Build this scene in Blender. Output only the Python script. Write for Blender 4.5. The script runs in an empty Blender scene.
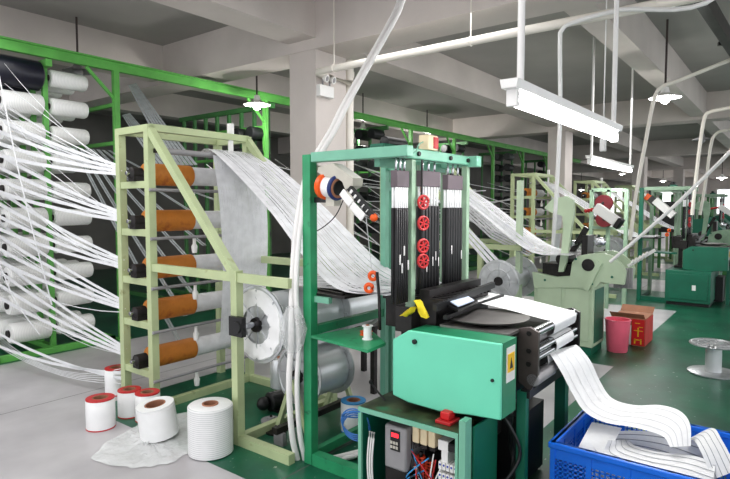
import bpy, bmesh, math, random
from mathutils import Vector, Matrix
random.seed(7)
COL = bpy.context.scene.collection
V = Vector
PI = math.pi
# ------------------------------------------------------------ camera numbers
FPX = 559.0; PSI = math.radians(37.6); PIT = math.atan(33.5/559); CH = 1.5
_c, _s = math.cos, math.sin
FW = V((_c(PSI)*_c(PIT), _s(PSI)*_c(PIT), -_s(PIT)))
RT = V((_s(PSI), -_c(PSI), 0))
UP = V((_c(PSI)*_s(PIT), _s(PSI)*_s(PIT), _c(PIT)))
def U(px, py, **k):
    """measured point of the photo on a world plane (x=, y= or z=)"""
    d = FW + RT*((px-365)/FPX) + UP*(-(py-239.5)/FPX)
    (n, v), = k.items()
    i = 'xyz'.index(n); o = (0, 0, CH)
    return V(o) + d*((v-o[i])/d[i])

# ------------------------------------------------------------ materials
MATS = {}
def mat(name, col, rough=.5, metal=0, var=.08, scale=8, bump=0, bscale=60, emit=None, estr=0,
        trans=0, alpha=1, stripes=None, sss=0, dirt=None):
    m = bpy.data.materials.new(name); m.use_nodes = True
    nt = m.node_tree; N = nt.nodes; K = nt.links
    b = N['Principled BSDF']
    b.inputs['Roughness'].default_value = rough
    b.inputs['Metallic'].default_value = metal
    tc = N.new('ShaderNodeTexCoord')
    nz = N.new('ShaderNodeTexNoise'); nz.inputs['Scale'].default_value = scale; nz.inputs['Detail'].default_value = 5
    K.new(tc.outputs['Object'], nz.inputs['Vector'])
    rp = N.new('ShaderNodeValToRGB')
    lo = [max(0, c*(1-var*2.2)) for c in col]; hi = [min(1, c*(1+var)) for c in col]
    rp.color_ramp.elements[0].position = .3; rp.color_ramp.elements[1].position = .7
    rp.color_ramp.elements[0].color = (*lo, 1); rp.color_ramp.elements[1].color = (*hi, 1)
    K.new(nz.outputs['Fac'], rp.inputs['Fac'])
    out = rp.outputs['Color']
    if dirt:
        n2 = N.new('ShaderNodeTexNoise'); n2.inputs['Scale'].default_value = dirt[1]; n2.inputs['Detail'].default_value = 8
        K.new(tc.outputs['Object'], n2.inputs['Vector'])
        r2 = N.new('ShaderNodeValToRGB'); r2.color_ramp.elements[0].position = dirt[2]; r2.color_ramp.elements[1].position = dirt[2]+.12
        K.new(n2.outputs['Fac'], r2.inputs['Fac'])
        mx = N.new('ShaderNodeMix'); mx.data_type = 'RGBA'
        K.new(r2.outputs['Color'], mx.inputs[0]); K.new(out, mx.inputs[6]); mx.inputs[7].default_value = (*dirt[0], 1)
        out = mx.outputs[2]
    if stripes:  # (axis, scale, colour, sharp)
        ax, sc, c2, pos = stripes
        w = N.new('ShaderNodeTexWave'); w.bands_direction = ax; w.inputs['Scale'].default_value = sc
        w.inputs['Distortion'].default_value = .3
        K.new(tc.outputs['Object'], w.inputs['Vector'])
        r3 = N.new('ShaderNodeValToRGB'); r3.color_ramp.elements[0].position = pos; r3.color_ramp.elements[1].position = min(1, pos+.15)
        K.new(w.outputs['Fac'], r3.inputs['Fac'])
        mx = N.new('ShaderNodeMix'); mx.data_type = 'RGBA'
        K.new(r3.outputs['Color'], mx.inputs[0]); K.new(out, mx.inputs[6]); mx.inputs[7].default_value = (*c2, 1)
        out = mx.outputs[2]
    K.new(out, b.inputs['Base Color'])
    if bump:
        bn = N.new('ShaderNodeTexNoise'); bn.inputs['Scale'].default_value = bscale; bn.inputs['Detail'].default_value = 4
        K.new(tc.outputs['Object'], bn.inputs['Vector'])
        bp = N.new('ShaderNodeBump'); bp.inputs['Strength'].default_value = bump; bp.inputs['Distance'].default_value = .01
        K.new(bn.outputs['Fac'], bp.inputs['Height']); K.new(bp.outputs['Normal'], b.inputs['Normal'])
    if emit:
        b.inputs['Emission Color'].default_value = (*emit, 1); b.inputs['Emission Strength'].default_value = estr
    if trans:
        b.inputs['Transmission Weight'].default_value = trans
    if alpha < 1:
        b.inputs['Alpha'].default_value = alpha
    MATS[name] = m
    return m

def sr(r, g, b):
    f = lambda c: (c/255)/12.92 if c/255 <= .04045 else ((c/255+.055)/1.055)**2.4
    return (f(r), f(g), f(b))

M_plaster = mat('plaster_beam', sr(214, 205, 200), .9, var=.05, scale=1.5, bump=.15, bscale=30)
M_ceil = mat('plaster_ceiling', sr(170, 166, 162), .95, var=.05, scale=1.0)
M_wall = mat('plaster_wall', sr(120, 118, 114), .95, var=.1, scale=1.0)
M_olive = mat('olive_paint', sr(186, 198, 154), .45, var=.07, scale=5, dirt=(sr(140, 140, 96), 10, .66))
M_tpost = mat('grey_green_post', sr(150, 178, 152), .4, var=.1, scale=8)
M_rack = mat('bright_green_paint', sr(104, 184, 88), .4, var=.1, scale=5)
M_rackdark = mat('dull_green_paint', sr(70, 130, 72), .5, var=.1, scale=5)
M_teal = mat('teal_paint', sr(122, 184, 158), .38, var=.06, scale=5)
M_green = mat('green_paint', sr(44, 148, 100), .4, var=.1, scale=6, dirt=(sr(20, 66, 48), 14, .62))
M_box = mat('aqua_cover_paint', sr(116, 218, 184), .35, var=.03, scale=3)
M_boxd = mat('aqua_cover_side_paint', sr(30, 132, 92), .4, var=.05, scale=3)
M_dgreen = mat('dark_green_paint', sr(18, 104, 80), .4, var=.08, scale=4)
M_lgreen = mat('pale_green_paint', sr(190, 208, 178), .45, var=.05, scale=4)
M_white = mat('white_yarn', sr(236, 236, 236), .42, var=.03, scale=30, bump=.25, bscale=90)
M_pack = mat('wound_yarn', sr(246, 246, 244), .4, var=.02, scale=20, stripes=('X', 22, sr(222, 223, 222), .72))
M_packz = mat('wound_yarn_upright', sr(240, 240, 240), .4, var=.02, scale=20, stripes=('Z', 26, sr(208, 209, 209), .7))
M_plainw = mat('smooth_wound_yarn', sr(242, 242, 242), .4, var=.02, scale=12)
M_strand = mat('yarn_strand', sr(232, 233, 235), .5, var=.04, scale=10)
M_sheet = mat('warp_yarn', sr(236, 236, 240), .45, var=.06, scale=14)
M_band = mat('yarn_band', sr(168, 174, 176), .6, var=.12, scale=20)
M_navy = mat('navy_yarn', sr(18, 20, 36), .4, var=.2, scale=30)
M_black = mat('black_plastic', sr(22, 22, 24), .45, var=.2, scale=10)
M_dark = mat('dark_steel', sr(44, 40, 40), .4, metal=.4, var=.25, scale=12)
M_tray = mat('worn_grey_tray', sr(128, 124, 122), .3, metal=.5, var=.15, scale=6)
M_brown = mat('oily_dark_plate', sr(92, 82, 80), .35, metal=.4, var=.15, scale=8)
M_steel = mat('bright_steel', sr(190, 192, 196), .2, metal=1, var=.08, scale=20)
M_spool = mat('spool_silver', sr(222, 224, 226), .3, metal=.4, var=.06, scale=3, bump=.1, bscale=8)
M_flange = mat('flange_grey', sr(198, 200, 202), .35, metal=.6, var=.1, scale=10)
M_orange = mat('orange_rubber', sr(206, 128, 46), .6, var=.08, scale=9, dirt=(sr(170, 92, 40), 9, .6))
M_orangeb = mat('bright_orange_plastic', sr(240, 96, 24), .4, var=.04)
M_card = mat('brown_cardboard', sr(168, 118, 92), .9, var=.08, scale=8)
M_red = mat('red_plastic', sr(214, 36, 40), .4, var=.06)
M_redp = mat('red_paint', sr(196, 40, 44), .45, var=.08)
M_pink = mat('pink_plastic', sr(250, 112, 138), .35, var=.03)
M_blue = mat('blue_plastic', sr(18, 112, 228), .35, var=.05, scale=5)
M_bluer = mat('blue_rim', sr(60, 150, 210), .5, var=.05)
M_whitep = mat('white_plastic', sr(236, 234, 232), .35, var=.02)
M_pipe = mat('cream_pipe_paint', sr(238, 232, 222), .45, var=.04, scale=3)
M_grey = mat('grey_enamel', sr(150, 148, 150), .45, var=.06)
M_block = mat('mauve_grey_block', sr(104, 92, 98), .6, var=.06)
M_beige = mat('beige_metal', sr(196, 192, 180), .45, var=.06)
M_cream = mat('cream_plastic', sr(232, 214, 178), .5, var=.03)
M_yellow = mat('yellow_cloth', sr(230, 206, 40), .85, var=.1, scale=30)
M_paper = mat('blue_white_paper', sr(206, 218, 240), .7, var=.05, scale=20)
M_film = mat('clear_film', sr(248, 250, 250), .22, var=.04, scale=9, alpha=.6, bump=.9, bscale=22)
M_web = mat('white_webbing', sr(232, 232, 232), .6, var=.02, scale=40, bump=.1, bscale=150)
M_faint = mat('faint_line', sr(206, 206, 208), .7, var=.02)
M_line = mat('grey_line', sr(150, 152, 158), .7, var=.05)
M_tube = mat('lit_tube', (1, 1, 1), .5, emit=(1, 1, 1), estr=14)
M_bulb = mat('lit_bulb', (1, 1, 1), .5, emit=(1, .98, .95), estr=22)
M_lcd = mat('red_display', sr(220, 10, 20), .4, emit=(1, .03, .05), estr=1.5)
M_glass = mat('window_glass', (1, 1, 1), .05, trans=1, var=0)
M_rod = mat('dark_rod', sr(70, 58, 56), .6)
M_greasy = mat('greasy_green', sr(74, 84, 58), .3, var=.4, scale=11, dirt=(sr(46, 120, 84), 7, .6))

def floor_mat():
    m = bpy.data.materials.new('painted_concrete'); m.use_nodes = True
    nt = m.node_tree; N = nt.nodes; K = nt.links; b = N['Principled BSDF']
    tc = N.new('ShaderNodeTexCoord'); sp = N.new('ShaderNodeSeparateXYZ'); K.new(tc.outputs['Object'], sp.inputs[0])
    def mth(op, a, c):
        n = N.new('ShaderNodeMath'); n.operation = op
        for i, v in enumerate((a, c)):
            if isinstance(v, (int, float)): n.inputs[i].default_value = v
            else: K.new(v, n.inputs[i])
        return n.outputs[0]
    X, Y = sp.outputs['X'], sp.outputs['Y']
    def band(v, a, c): return mth('MULTIPLY', mth('GREATER_THAN', v, a), mth('LESS_THAN', v, c))
    pads = band(X, 1.97, 3.28)
    for a, c in ((5.5, 7.0), (9.0, 10.9), (12.6, 14.2), (16.2, 18), (20.2, 22)):
        pads = mth('MAXIMUM', pads, band(X, a, c))
    pads = mth('MULTIPLY', pads, mth('LESS_THAN', Y, 4.1))
    aisle = mth('MULTIPLY', mth('LESS_THAN', Y, 1.3), mth('GREATER_THAN', X, 1.97))
    under = mth('GREATER_THAN', Y, 5.9)
    mask = mth('MAXIMUM', mth('MAXIMUM', pads, aisle), mth('MULTIPLY', under, mth('GREATER_THAN', X, 2.0)))
    def ramp(scale, c1, c2, p1=.35, p2=.65, det=6):
        n = N.new('ShaderNodeTexNoise'); n.inputs['Scale'].default_value = scale; n.inputs['Detail'].default_value = det
        K.new(tc.outputs['Object'], n.inputs['Vector'])
        r = N.new('ShaderNodeValToRGB'); r.color_ramp.elements[0].position = p1; r.color_ramp.elements[1].position = p2
        r.color_ramp.elements[0].color = (*c1, 1); r.color_ramp.elements[1].color = (*c2, 1)
        K.new(n.outputs['Fac'], r.inputs['Fac']); return r.outputs['Color']
    def mix(f, a, c):
        n = N.new('ShaderNodeMix'); n.data_type = 'RGBA'
        K.new(f, n.inputs[0]); K.new(a, n.inputs[6]); K.new(c, n.inputs[7]); return n.outputs[2]
    grey = ramp(2.2, sr(172, 169, 172), sr(192, 189, 191))
    green = ramp(2.6, sr(16, 74, 54), sr(24, 102, 74))
    chips = ramp(26, (0, 0, 0), (1, 1, 1), .69, .72, 3)
    green = mix(chips, green, ramp(3, sr(150, 160, 150), sr(170, 180, 170)))
    col = mix(mask, grey, green)
    # floor joints every 2.4 m
    jx = mth('LESS_THAN', mth('ABSOLUTE', mth('SUBTRACT', mth('FRACT', mth('DIVIDE', Y, 2.3), 0), .95), 0), .002)
    dark = N.new('ShaderNodeRGB'); dark.outputs[0].default_value = (*sr(84, 84, 84), 1)
    col = mix(jx, col, dark.outputs[0])
    K.new(col, b.inputs['Base Color'])
    b.inputs['Roughness'].default_value = .32
    bn = N.new('ShaderNodeTexNoise'); bn.inputs['Scale'].default_value = 9
    K.new(tc.outputs['Object'], bn.inputs['Vector'])
    bp = N.new('ShaderNodeBump'); bp.inputs['Strength'].default_value = .12; bp.inputs['Distance'].default_value = .01
    K.new(bn.outputs['Fac'], bp.inputs['Height']); K.new(bp.outputs['Normal'], b.inputs['Normal'])
    return m
M_floor = floor_mat()

# ------------------------------------------------------------ mesh builder
def basis(d):
    d = d.normalized()
    a = V((0, 0, 1)) if abs(d.z) < .95 else V((0, 1, 0))
    s = d.cross(a).normalized(); u = s.cross(d).normalized()
    return s, u
class MB:
    def __init__(s): s.v = []; s.f = []; s.smooth = []
    def add(s, vs, fs, sm=False):
        o = len(s.v); s.v += [V(p) for p in vs]
        for f in fs: s.f.append([i+o for i in f]); s.smooth.append(sm)
        return s
    def box(s, x0, x1, y0, y1, z0, z1):
        return s.add([(x0,y0,z0),(x1,y0,z0),(x1,y1,z0),(x0,y1,z0),(x0,y0,z1),(x1,y0,z1),(x1,y1,z1),(x0,y1,z1)],
                     [(3,2,1,0),(4,5,6,7),(0,1,5,4),(1,2,6,5),(2,3,7,6),(3,0,4,7)])
    def bar(s, p, q, w, h=None):
        h = h or w; p, q = V(p), V(q); a, u = basis(q-p); a *= w/2; u *= h/2
        return s.add([p-a-u, p+a-u, p+a+u, p-a+u, q-a-u, q+a-u, q+a+u, q-a+u],
                     [(0,1,2,3),(7,6,5,4),(0,4,5,1),(1,5,6,2),(2,6,7,3),(3,7,4,0)])
    def lathe(s, p, axis, prof, n=16, sm=True, cap=True):
        """prof: list of (distance along axis, radius)"""
        p, axis = V(p), V(axis).normalized(); a, u = basis(axis); vs = []
        for (t, r) in prof:
            for i in range(n):
                th = 2*PI*i/n; vs.append(p+axis*t+(a*_c(th)+u*_s(th))*r)
        fs = []
        for k in range(len(prof)-1):
            for i in range(n):
                j = (i+1) % n; fs.append((k*n+i, (k+1)*n+i, (k+1)*n+j, k*n+j))
        s.add(vs, fs, sm)
        if cap:
            o = len(s.v)-len(vs)
            s.f.append([o+i for i in range(n)]); s.smooth.append(False)
            s.f.append([o+(len(prof)-1)*n+i for i in range(n)][::-1]); s.smooth.append(False)
        return s
    def cyl(s, p, q, r, n=12):
        p, q = V(p), V(q); d = q-p
        e = min(r*.15, d.length*.1)
        return s.lathe(p, d, [(0, r-e), (e, r), (d.length-e, r), (d.length, r-e)], n)
    def tube(s, pts, r, n=8, closed=False):
        pts = [V(p) for p in pts]; vs = []; m = len(pts); prev = None
        for k, p in enumerate(pts):
            if closed: t = pts[(k+1) % m]-pts[k-1]
            else: t = pts[min(k+1, m-1)]-pts[max(k-1, 0)]
            t.normalize()
            if prev is None: a, u = basis(t)
            else:
                a = prev-t*prev.dot(t); a.normalize(); u = t.cross(a)
            prev = a
            for i in range(n):
                th = 2*PI*i/n; vs.append(p+(a*_c(th)+u*_s(th))*r)
        fs = []
        for k in range(m if closed else m-1):
            k2 = (k+1) % m
            for i in range(n):
                j = (i+1) % n; fs.append((k*n+i, k*n+j, k2*n+j, k2*n+i))
        s.add(vs, fs, True)
        if not closed:
            o = len(s.v)-len(vs)
            s.f.append([o+i for i in range(n)][::-1]); s.smooth.append(False)
            s.f.append([o+(m-1)*n+i for i in range(n)]); s.smooth.append(False)
        return s
    def ring(s, c, axis, R, r, n=20, m=6):
        a, u = basis(V(axis)); c = V(c)
        return s.tube([c+(a*_c(2*PI*i/n)+u*_s(2*PI*i/n))*R for i in range(n)], r, m, True)
    def prism(s, poly, ext):
        n = len(poly); ext = V(ext); P = [V(p) for p in poly]
        return s.add(P+[p+ext for p in P], [tuple(range(n))[::-1], tuple(range(n, 2*n))]+[(i, (i+1) % n, n+(i+1) % n, n+i) for i in range(n)])
    def ribbon(s, A, B, k=1, off=None):
        """sheet between two edge polylines, k strips across"""
        A = [V(p) for p in A]; B = [V(p) for p in B]; m = len(A); vs = []
        for i in range(m):
            for j in range(k+1): vs.append(A[i].lerp(B[i], j/k))
        fs = [(i*(k+1)+j, i*(k+1)+j+1, (i+1)*(k+1)+j+1, (i+1)*(k+1)+j) for i in range(m-1) for j in range(k)]
        return s.add(vs, fs, True)
    def strips(s, A, B, n, fill=.8):
        """n separate parallel tapes between two edge polylines"""
        A = [V(p) for p in A]; B = [V(p) for p in B]
        for j in range(n):
            a = (j+.5-fill/2)/n; b = (j+.5+fill/2)/n
            dz = random.uniform(-.0025, .0025)
            P = [A[i].lerp(B[i], a)+V((0, 0, dz)) for i in range(len(A))]
            Q = [A[i].lerp(B[i], b)+V((0, 0, dz)) for i in range(len(A))]
            s.ribbon(P, Q)
        return s
    def ball(s, c, r, n=12, m=8, sc=(1, 1, 1)):
        vs = []; c = V(c)
        for i in range(m+1):
            ph = PI*i/m
            for j in range(n):
                th = 2*PI*j/n; vs.append(c+V((r*_s(ph)*_c(th)*sc[0], r*_s(ph)*_s(th)*sc[1], r*_c(ph)*sc[2])))
        return s.add(vs, [(i*n+j, (i+1)*n+j, (i+1)*n+(j+1) % n, i*n+(j+1) % n) for i in range(m) for j in range(n)], True)
    def build(s, name, m, parent=None, loc=None, bevel=0):
        me = bpy.data.meshes.new(name)
        o0 = V((0, 0, 0))
        if parent is not None:
            p = parent
            while p is not None: o0 += p.location; p = p.parent
        me.from_pydata([tuple(v-o0) for v in s.v], [], s.f)
        me.polygons.foreach_set('use_smooth', s.smooth)
        me.validate(); me.update()
        bm = bmesh.new(); bm.from_mesh(me)
        bmesh.ops.remove_doubles(bm, verts=bm.verts, dist=1e-5)
        bm.to_mesh(me); bm.free()
        me.set_sharp_from_angle(angle=math.radians(42))
        me.materials.append(m)
        o = bpy.data.objects.new(name, me); COL.objects.link(o)
        if parent is not None: o.parent = parent
        elif loc is not None:
            loc = V(loc); me.transform(Matrix.Translation(-loc)); o.location = loc
        if bevel:
            b = o.modifiers.new('bevel', 'BEVEL'); b.width = bevel; b.segments = 2; b.limit_method = 'ANGLE'
        return o

def split(mb, name, m, parent):
    """every connected piece of the builder becomes a part of its own"""
    n = len(mb.v); par = list(range(n))
    def find(a):
        while par[a] != a: par[a] = par[par[a]]; a = par[a]
        return a
    for f in mb.f:
        for i in f[1:]: par[find(f[0])] = find(i)
    groups = {}
    for fi, f in enumerate(mb.f): groups.setdefault(find(f[0]), []).append(fi)
    for fs in groups.values():
        q = MB(); mp = {}
        for fi in fs:
            ff = []
            for i in mb.f[fi]:
                if i not in mp: mp[i] = len(q.v); q.v.append(mb.v[i])
                ff.append(mp[i])
            q.f.append(ff); q.smooth.append(mb.smooth[fi])
        q.build(name, m, parent)

def tag(o, label=None, cat=None, group=None, kind=None):
    if label: o['label'] = label
    if cat: o['category'] = cat
    if group: o['group'] = group
    if kind: o['kind'] = kind
    return o
def thing(name, loc, label, cat, group=None):
    o = bpy.data.objects.new(name, None); COL.objects.link(o); o.location = loc; o.empty_display_size = .1
    return tag(o, label, cat, group)
def kids(o): return [c for c in bpy.data.objects if c.parent == o]
def copy_tree(o, parent=None, swap=None):
    c = o.copy(); COL.objects.link(c); c.parent = parent
    if swap and c.type == 'MESH' and c.material_slots and c.material_slots[0].material in swap:
        sl = c.material_slots[0]; mm = swap[sl.material]; sl.link = 'OBJECT'; sl.material = mm
    for ch in kids(o): copy_tree(ch, c, swap)
    return c
def dup(o, off, label, swap=None):
    c = copy_tree(o, None, swap); c.location = o.location+V(off); c['label'] = label
    return c
def struct(name, mb, m, bevel=0):
    return tag(mb.build(name, m, bevel=bevel), kind='structure')
def bez(pts, n=8):
    """Catmull-Rom through points"""
    P = [V(p) for p in pts]; P = [P[0]*2-P[1]]+P+[P[-1]*2-P[-2]]; out = []
    for i in range(1, len(P)-2):
        for k in range(n):
            t = k/n; a, b, c, d = P[i-1:i+3]
            out.append(.5*((2*b)+(c-a)*t+(2*a-5*b+4*c-d)*t*t+(3*b-a-3*c+d)*t**3))
    out.append(P[-2]); return out
ORD = ['first', 'second', 'third', 'fourth', 'fifth', 'sixth', 'seventh', 'eighth', 'ninth', 'tenth']

# ============================================================ SETTING
struct('floor', MB().box(-4, 45.5, -6, 13.2, -.1, 0), M_floor)
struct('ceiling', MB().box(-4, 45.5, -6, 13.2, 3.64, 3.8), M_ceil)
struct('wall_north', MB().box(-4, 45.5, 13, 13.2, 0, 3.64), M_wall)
# east wall with window openings
w = MB(); holes = [(-4.6, -2.4), (-1.2, .9), (2.3, 4.4), (5.8, 7.9), (9.3, 11.4)]; y = -6
for a, b in holes:
    w.box(45.2, 45.5, y, a, 0, 3.64); w.box(45.2, 45.5, a, b, 0, .9); w.box(45.2, 45.5, a, b, 2.7, 3.64); y = b
w.box(45.2, 45.5, y, 13, 0, 3.64)
struct('wall_east', w, M_plaster)
for i, (a, b) in enumerate(holes):
    f = MB()
    f.box(45.25, 45.35, a, b, .9, .98).box(45.25, 45.35, a, b, 2.62, 2.7).box(45.25, 45.35, a, a+.07, .98, 2.62).box(45.25, 45.35, b-.07, b, .98, 2.62)
    f.box(45.25, 45.35, (a+b)/2-.03, (a+b)/2+.03, .98, 2.62)
    fo = struct('window_%d' % (i+1), f, M_whitep)
    MB().box(45.29, 45.3, a+.07, b-.07, .98, 2.62).build('pane', M_glass, fo)
# beams: along X and along Y, columns
XB = [(-1.3, -1.05, 3.2), (1.41, 1.67, 3.2), (4.03, 4.43, 3.25), (6.8, 7.1, 3.2), (9.5, 9.8, 3.2)]
n = 1
for a, b, z in XB:
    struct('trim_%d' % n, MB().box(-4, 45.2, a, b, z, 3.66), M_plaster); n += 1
for X in (-3.61, 4.39, 12.39, 20.39, 28.39, 36.39):
    struct('trim_%d' % n, MB().box(X, X+.45, -6, 13, 3.14, 3.64), M_plaster); n += 1
for k in range(5):
    X = 4.39+8*k
    struct('trim_%d' % n, MB().box(X, X+.5, 4.03, 4.42, 0, 3.14), M_plaster, bevel=.008); n += 1
# conduit pipe under the beam and the down pipe beside the column
p = MB().tube([(4.95, 3.99, 2.87), (4.5, 3.98, 2.87), (4.36, 3.97, 2.87), (4.31, 3.92, 2.87), (4.3, 3.8, 2.87), (4.3, -1.2, 2.87)], .035, 14)
for yy in (3.7, 2.2, .8): p.ring((4.3, yy, 2.87), (0, 1, 0), .037, .006); p.bar((4.3, yy, 2.9), (4.3, yy, 3.63), .008)
tag(p.build('ceiling_conduit', M_pipe, loc=(4.3, 1, 2.87)), 'long cream pipe hung on clips below the cross beam past the nearest column', 'pipe')
p = MB().cyl((4.98, 4.06, 0), (4.98, 4.06, 3.14), .05, 14)
for z in (.6, 1.8, 2.95): p.lathe((4.98, 4.06, z), (0, 0, 1), [(0, .058), (.06, .058)], 14)
tag(p.build('down_pipe', M_pipe, loc=(4.98, 4.06, 0)), 'upright cream pipe running down the right side of the nearest column', 'pipe')
# dark roof bracket at top right
b = U(705, 0, z=3.0); e = U(738, 62, z=3.0)
p = MB().bar(U(700, -6, z=2.95), U(742, 62, z=2.95), .07, .12).bar(U(718, 44, z=2.95), U(742, 42, z=2.95), .04, .03)
p.bar(U(702, 0, z=2.95), V((U(702, 0, z=2.95).x, U(702, 0, z=2.95).y, 3.64)), .05)
p.bar(U(735, 52, z=2.95), V((U(735, 52, z=2.95).x, U(735, 52, z=2.95).y, 3.64)), .05)
tag(p.build('steel_bracket', M_dark, loc=U(702, 0, z=2.95)), 'dark steel angle beam hanging at the top right under the ceiling', 'bracket')

# emergency light on the column
ex = U(316, 90, y=4.03).x; ez = U(323, 92, y=4.03).z-2.56
t = thing('emergency_light', (ex+.06, 4.03, 2.56+ez), 'white twin-spot emergency light box on the nearest column', 'light')
MB().box(ex, ex+.22, 3.97, 4.03, 2.5+ez, 2.62+ez).build('case', M_whitep, t, bevel=.006)
for dx in (.05, .16):
    h = MB().lathe((ex+dx, 3.97, 2.69+ez), (.2, -1, -.3), [(0, .02), (.02, .036), (.05, .04)], 14).build('spot_head', M_whitep, t)
    MB().lathe((ex+dx+.008, 3.925, 2.676+ez), (.2, -1, -.3), [(0, .03), (.004, .025)], 12).build('lens', M_grey, h)
    MB().cyl((ex+dx, 3.98, 2.62+ez), (ex+dx, 3.98, 2.68+ez), .01, 8).build('neck', M_grey, h)

# ============================================================ GREEN OVERHEAD RAIL + POSTS
t = thing('overhead_rail', (3.28, 6, 0), 'bright green steel rail running the length of the hall above the yarn racks', 'rail')
r = MB().box(-1.0, 20, 5.97, 6.03, 2.98, 3.08); r.box(-1.0, 20, 5.93, 6.07, 3.07, 3.085)
r.build('rail', M_rack, t)
for X in (3.28, 5.48, 7.33, 9.25, 11.0, 13.0, 14.9, 16.8):
    f = MB().box(X-.03, X+.03, 5.97, 6.03, 0, 2.98)
    f.bar((X-.32, 6, 2.97), (X-.02, 6, 2.68), .03)
    f.box(X-.07, X+.07, 5.93, 6.07, 0, .012)
    f.build('post', M_rack, t)
for z in (2.62, 2.2):
    for X in (3.28, 5.48, 9.25):
        MB().box(X-.02, X+.02, 6.03, 9.0, z-.02, z+.02).build('side_rail', M_rack, t)

# ============================================================ YARN RACKS AND PACKAGES
def yarn_rack(X, ny, label, mt, dy=.29):
    t = thing('yarn_rack', (X, 6.1, 0), label, 'rack', 'green yarn racks')
    y0 = 6.1
    for j in range(ny):
        MB().box(X-.025, X+.025, y0+j*dy-.02, y0+j*dy+.02, 0.03, 2.96).build('post', mt, t)
        pg = MB()
        for i in range(10 if ny == 7 else 0):
            z = .24+i*.285
            pg.cyl((X-.42, y0+j*dy, z), (X+.42, y0+j*dy, z), .012, 6)
        split(pg, 'peg', M_dark, t)
    MB().box(X-.03, X+.03, y0-.12, y0+(ny-1)*dy+.1, 2.9, 2.97).build('top_beam', mt, t)
    b = MB().box(X-.6, X+.6, y0-.14, y0-.08, 0, .06).box(X-.6, X-.54, y0-.14, y0+ny*dy+.6, 0, .06).box(X+.54, X+.6, y0-.14, y0+ny*dy+.6, 0, .06)
    b.box(X-.03, X+.03, y0-.1, y0+ny*dy+.5, 0, .05)
    b.build('base_frame', mt, t)
    return t
rack0 = yarn_rack(2.58, 7, 'bright green yarn rack standing at the far left, loaded with white packages', M_rack)
def package(name, mt, r, L, d):
    t = thing(name, (0, 0, 0), 'x', 'yarn package')
    rr = random.uniform(.97, 1.0)*r
    MB().lathe((0, 0, 0), (d, 0, 0), [(0, r*.45), (0, rr*.88), (.02, rr), (L*.5, rr*.99), (L-.02, rr*.97), (L, rr*.86), (L, r*.42)], 20).build('winding', mt, t)
    k = MB().lathe((-.018*d, 0, 0), (d, 0, 0), [(0, r*.36), (L+.036, r*.36)], 14)
    k.build('core', M_dark, t)
    return t
PR = package('yarn_package', M_pack, .09, .37, 1)
PL = package('yarn_package', M_pack, .108, .37, -1)
fr = [PR, PL]
ROWN = ['top', 'second', 'third', 'fourth', 'fifth', 'sixth', 'seventh', 'eighth', 'ninth', 'bottom']
used = {0: False, 1: False}
def put(kind, loc, label, group):
    p0 = fr[kind]
    if not used[kind]:
        used[kind] = True; o = p0
    else: o = copy_tree(p0)
    o.location = loc; o.rotation_euler = (random.uniform(0, 6.2), 0, 0)
    o['label'] = label; o['group'] = group
    return o
for j in range(7):
    for i in range(10):
        z = .24+(9-i)*.285
        if i == 0 and j < 2: 
            pass
        else:
            put(1, (2.58-.04, 6.1+j*.29, z), 'white yarn package, nearest rack, left side, %s row, %s from the front' % (ROWN[i], ORD[j]), 'packages on the left of the nearest rack')
        if j < 6:
            put(0, (2.58+.04, 6.1+j*.29, z), 'white yarn package, nearest rack, right side, %s row, %s from the front' % (ROWN[i], ORD[j]), 'packages on the right of the nearest rack')
for j in range(2):
    t = thing('yarn_package', (2.54, 6.1+j*.29, .24+9*.285), ['large navy yarn package on the top row of the nearest green rack', 'navy yarn package partly hidden behind the front one on the top row'][j], 'yarn package')
    x, y, z = t.location
    MB().lathe((x, y, z), (-1, 0, 0), [(0, .06), (0, .12), (.02, .145), (.4, .145), (.43, .12), (.43, .06)], 24).build('winding', M_navy, t)
    MB().lathe((x-.425, y, z), (-1, 0, 0), [(0, .07), (.02, .07)], 16).build('core', M_dgreen, t)
    MB().ring((x-.44, y, z), (1, 0, 0), .062, .008).build('core_ring', M_red, t)
c = U(262, 179, y=5.0)
t = thing('yarn_package', c, 'navy yarn package on a green stand left of the nearest column', 'yarn package')
MB().lathe(c, (-1, 0, 0), [(0, .05), (0, .1), (.02, .12), (.26, .12), (.28, .1), (.28, .05)], 24).build('winding', M_navy, t)
MB().lathe(c+V((-.27, 0, 0)), (-1, 0, 0), [(0, .05), (.02, .05)], 16).build('core', M_redp, t)
MB().box(c.x-.02, c.x+.02, 5.05, 5.1, 0, c.z+.1).bar(c, (c.x, 5.1, c.z), .03).build('stand', M_rackdark, t)
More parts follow.
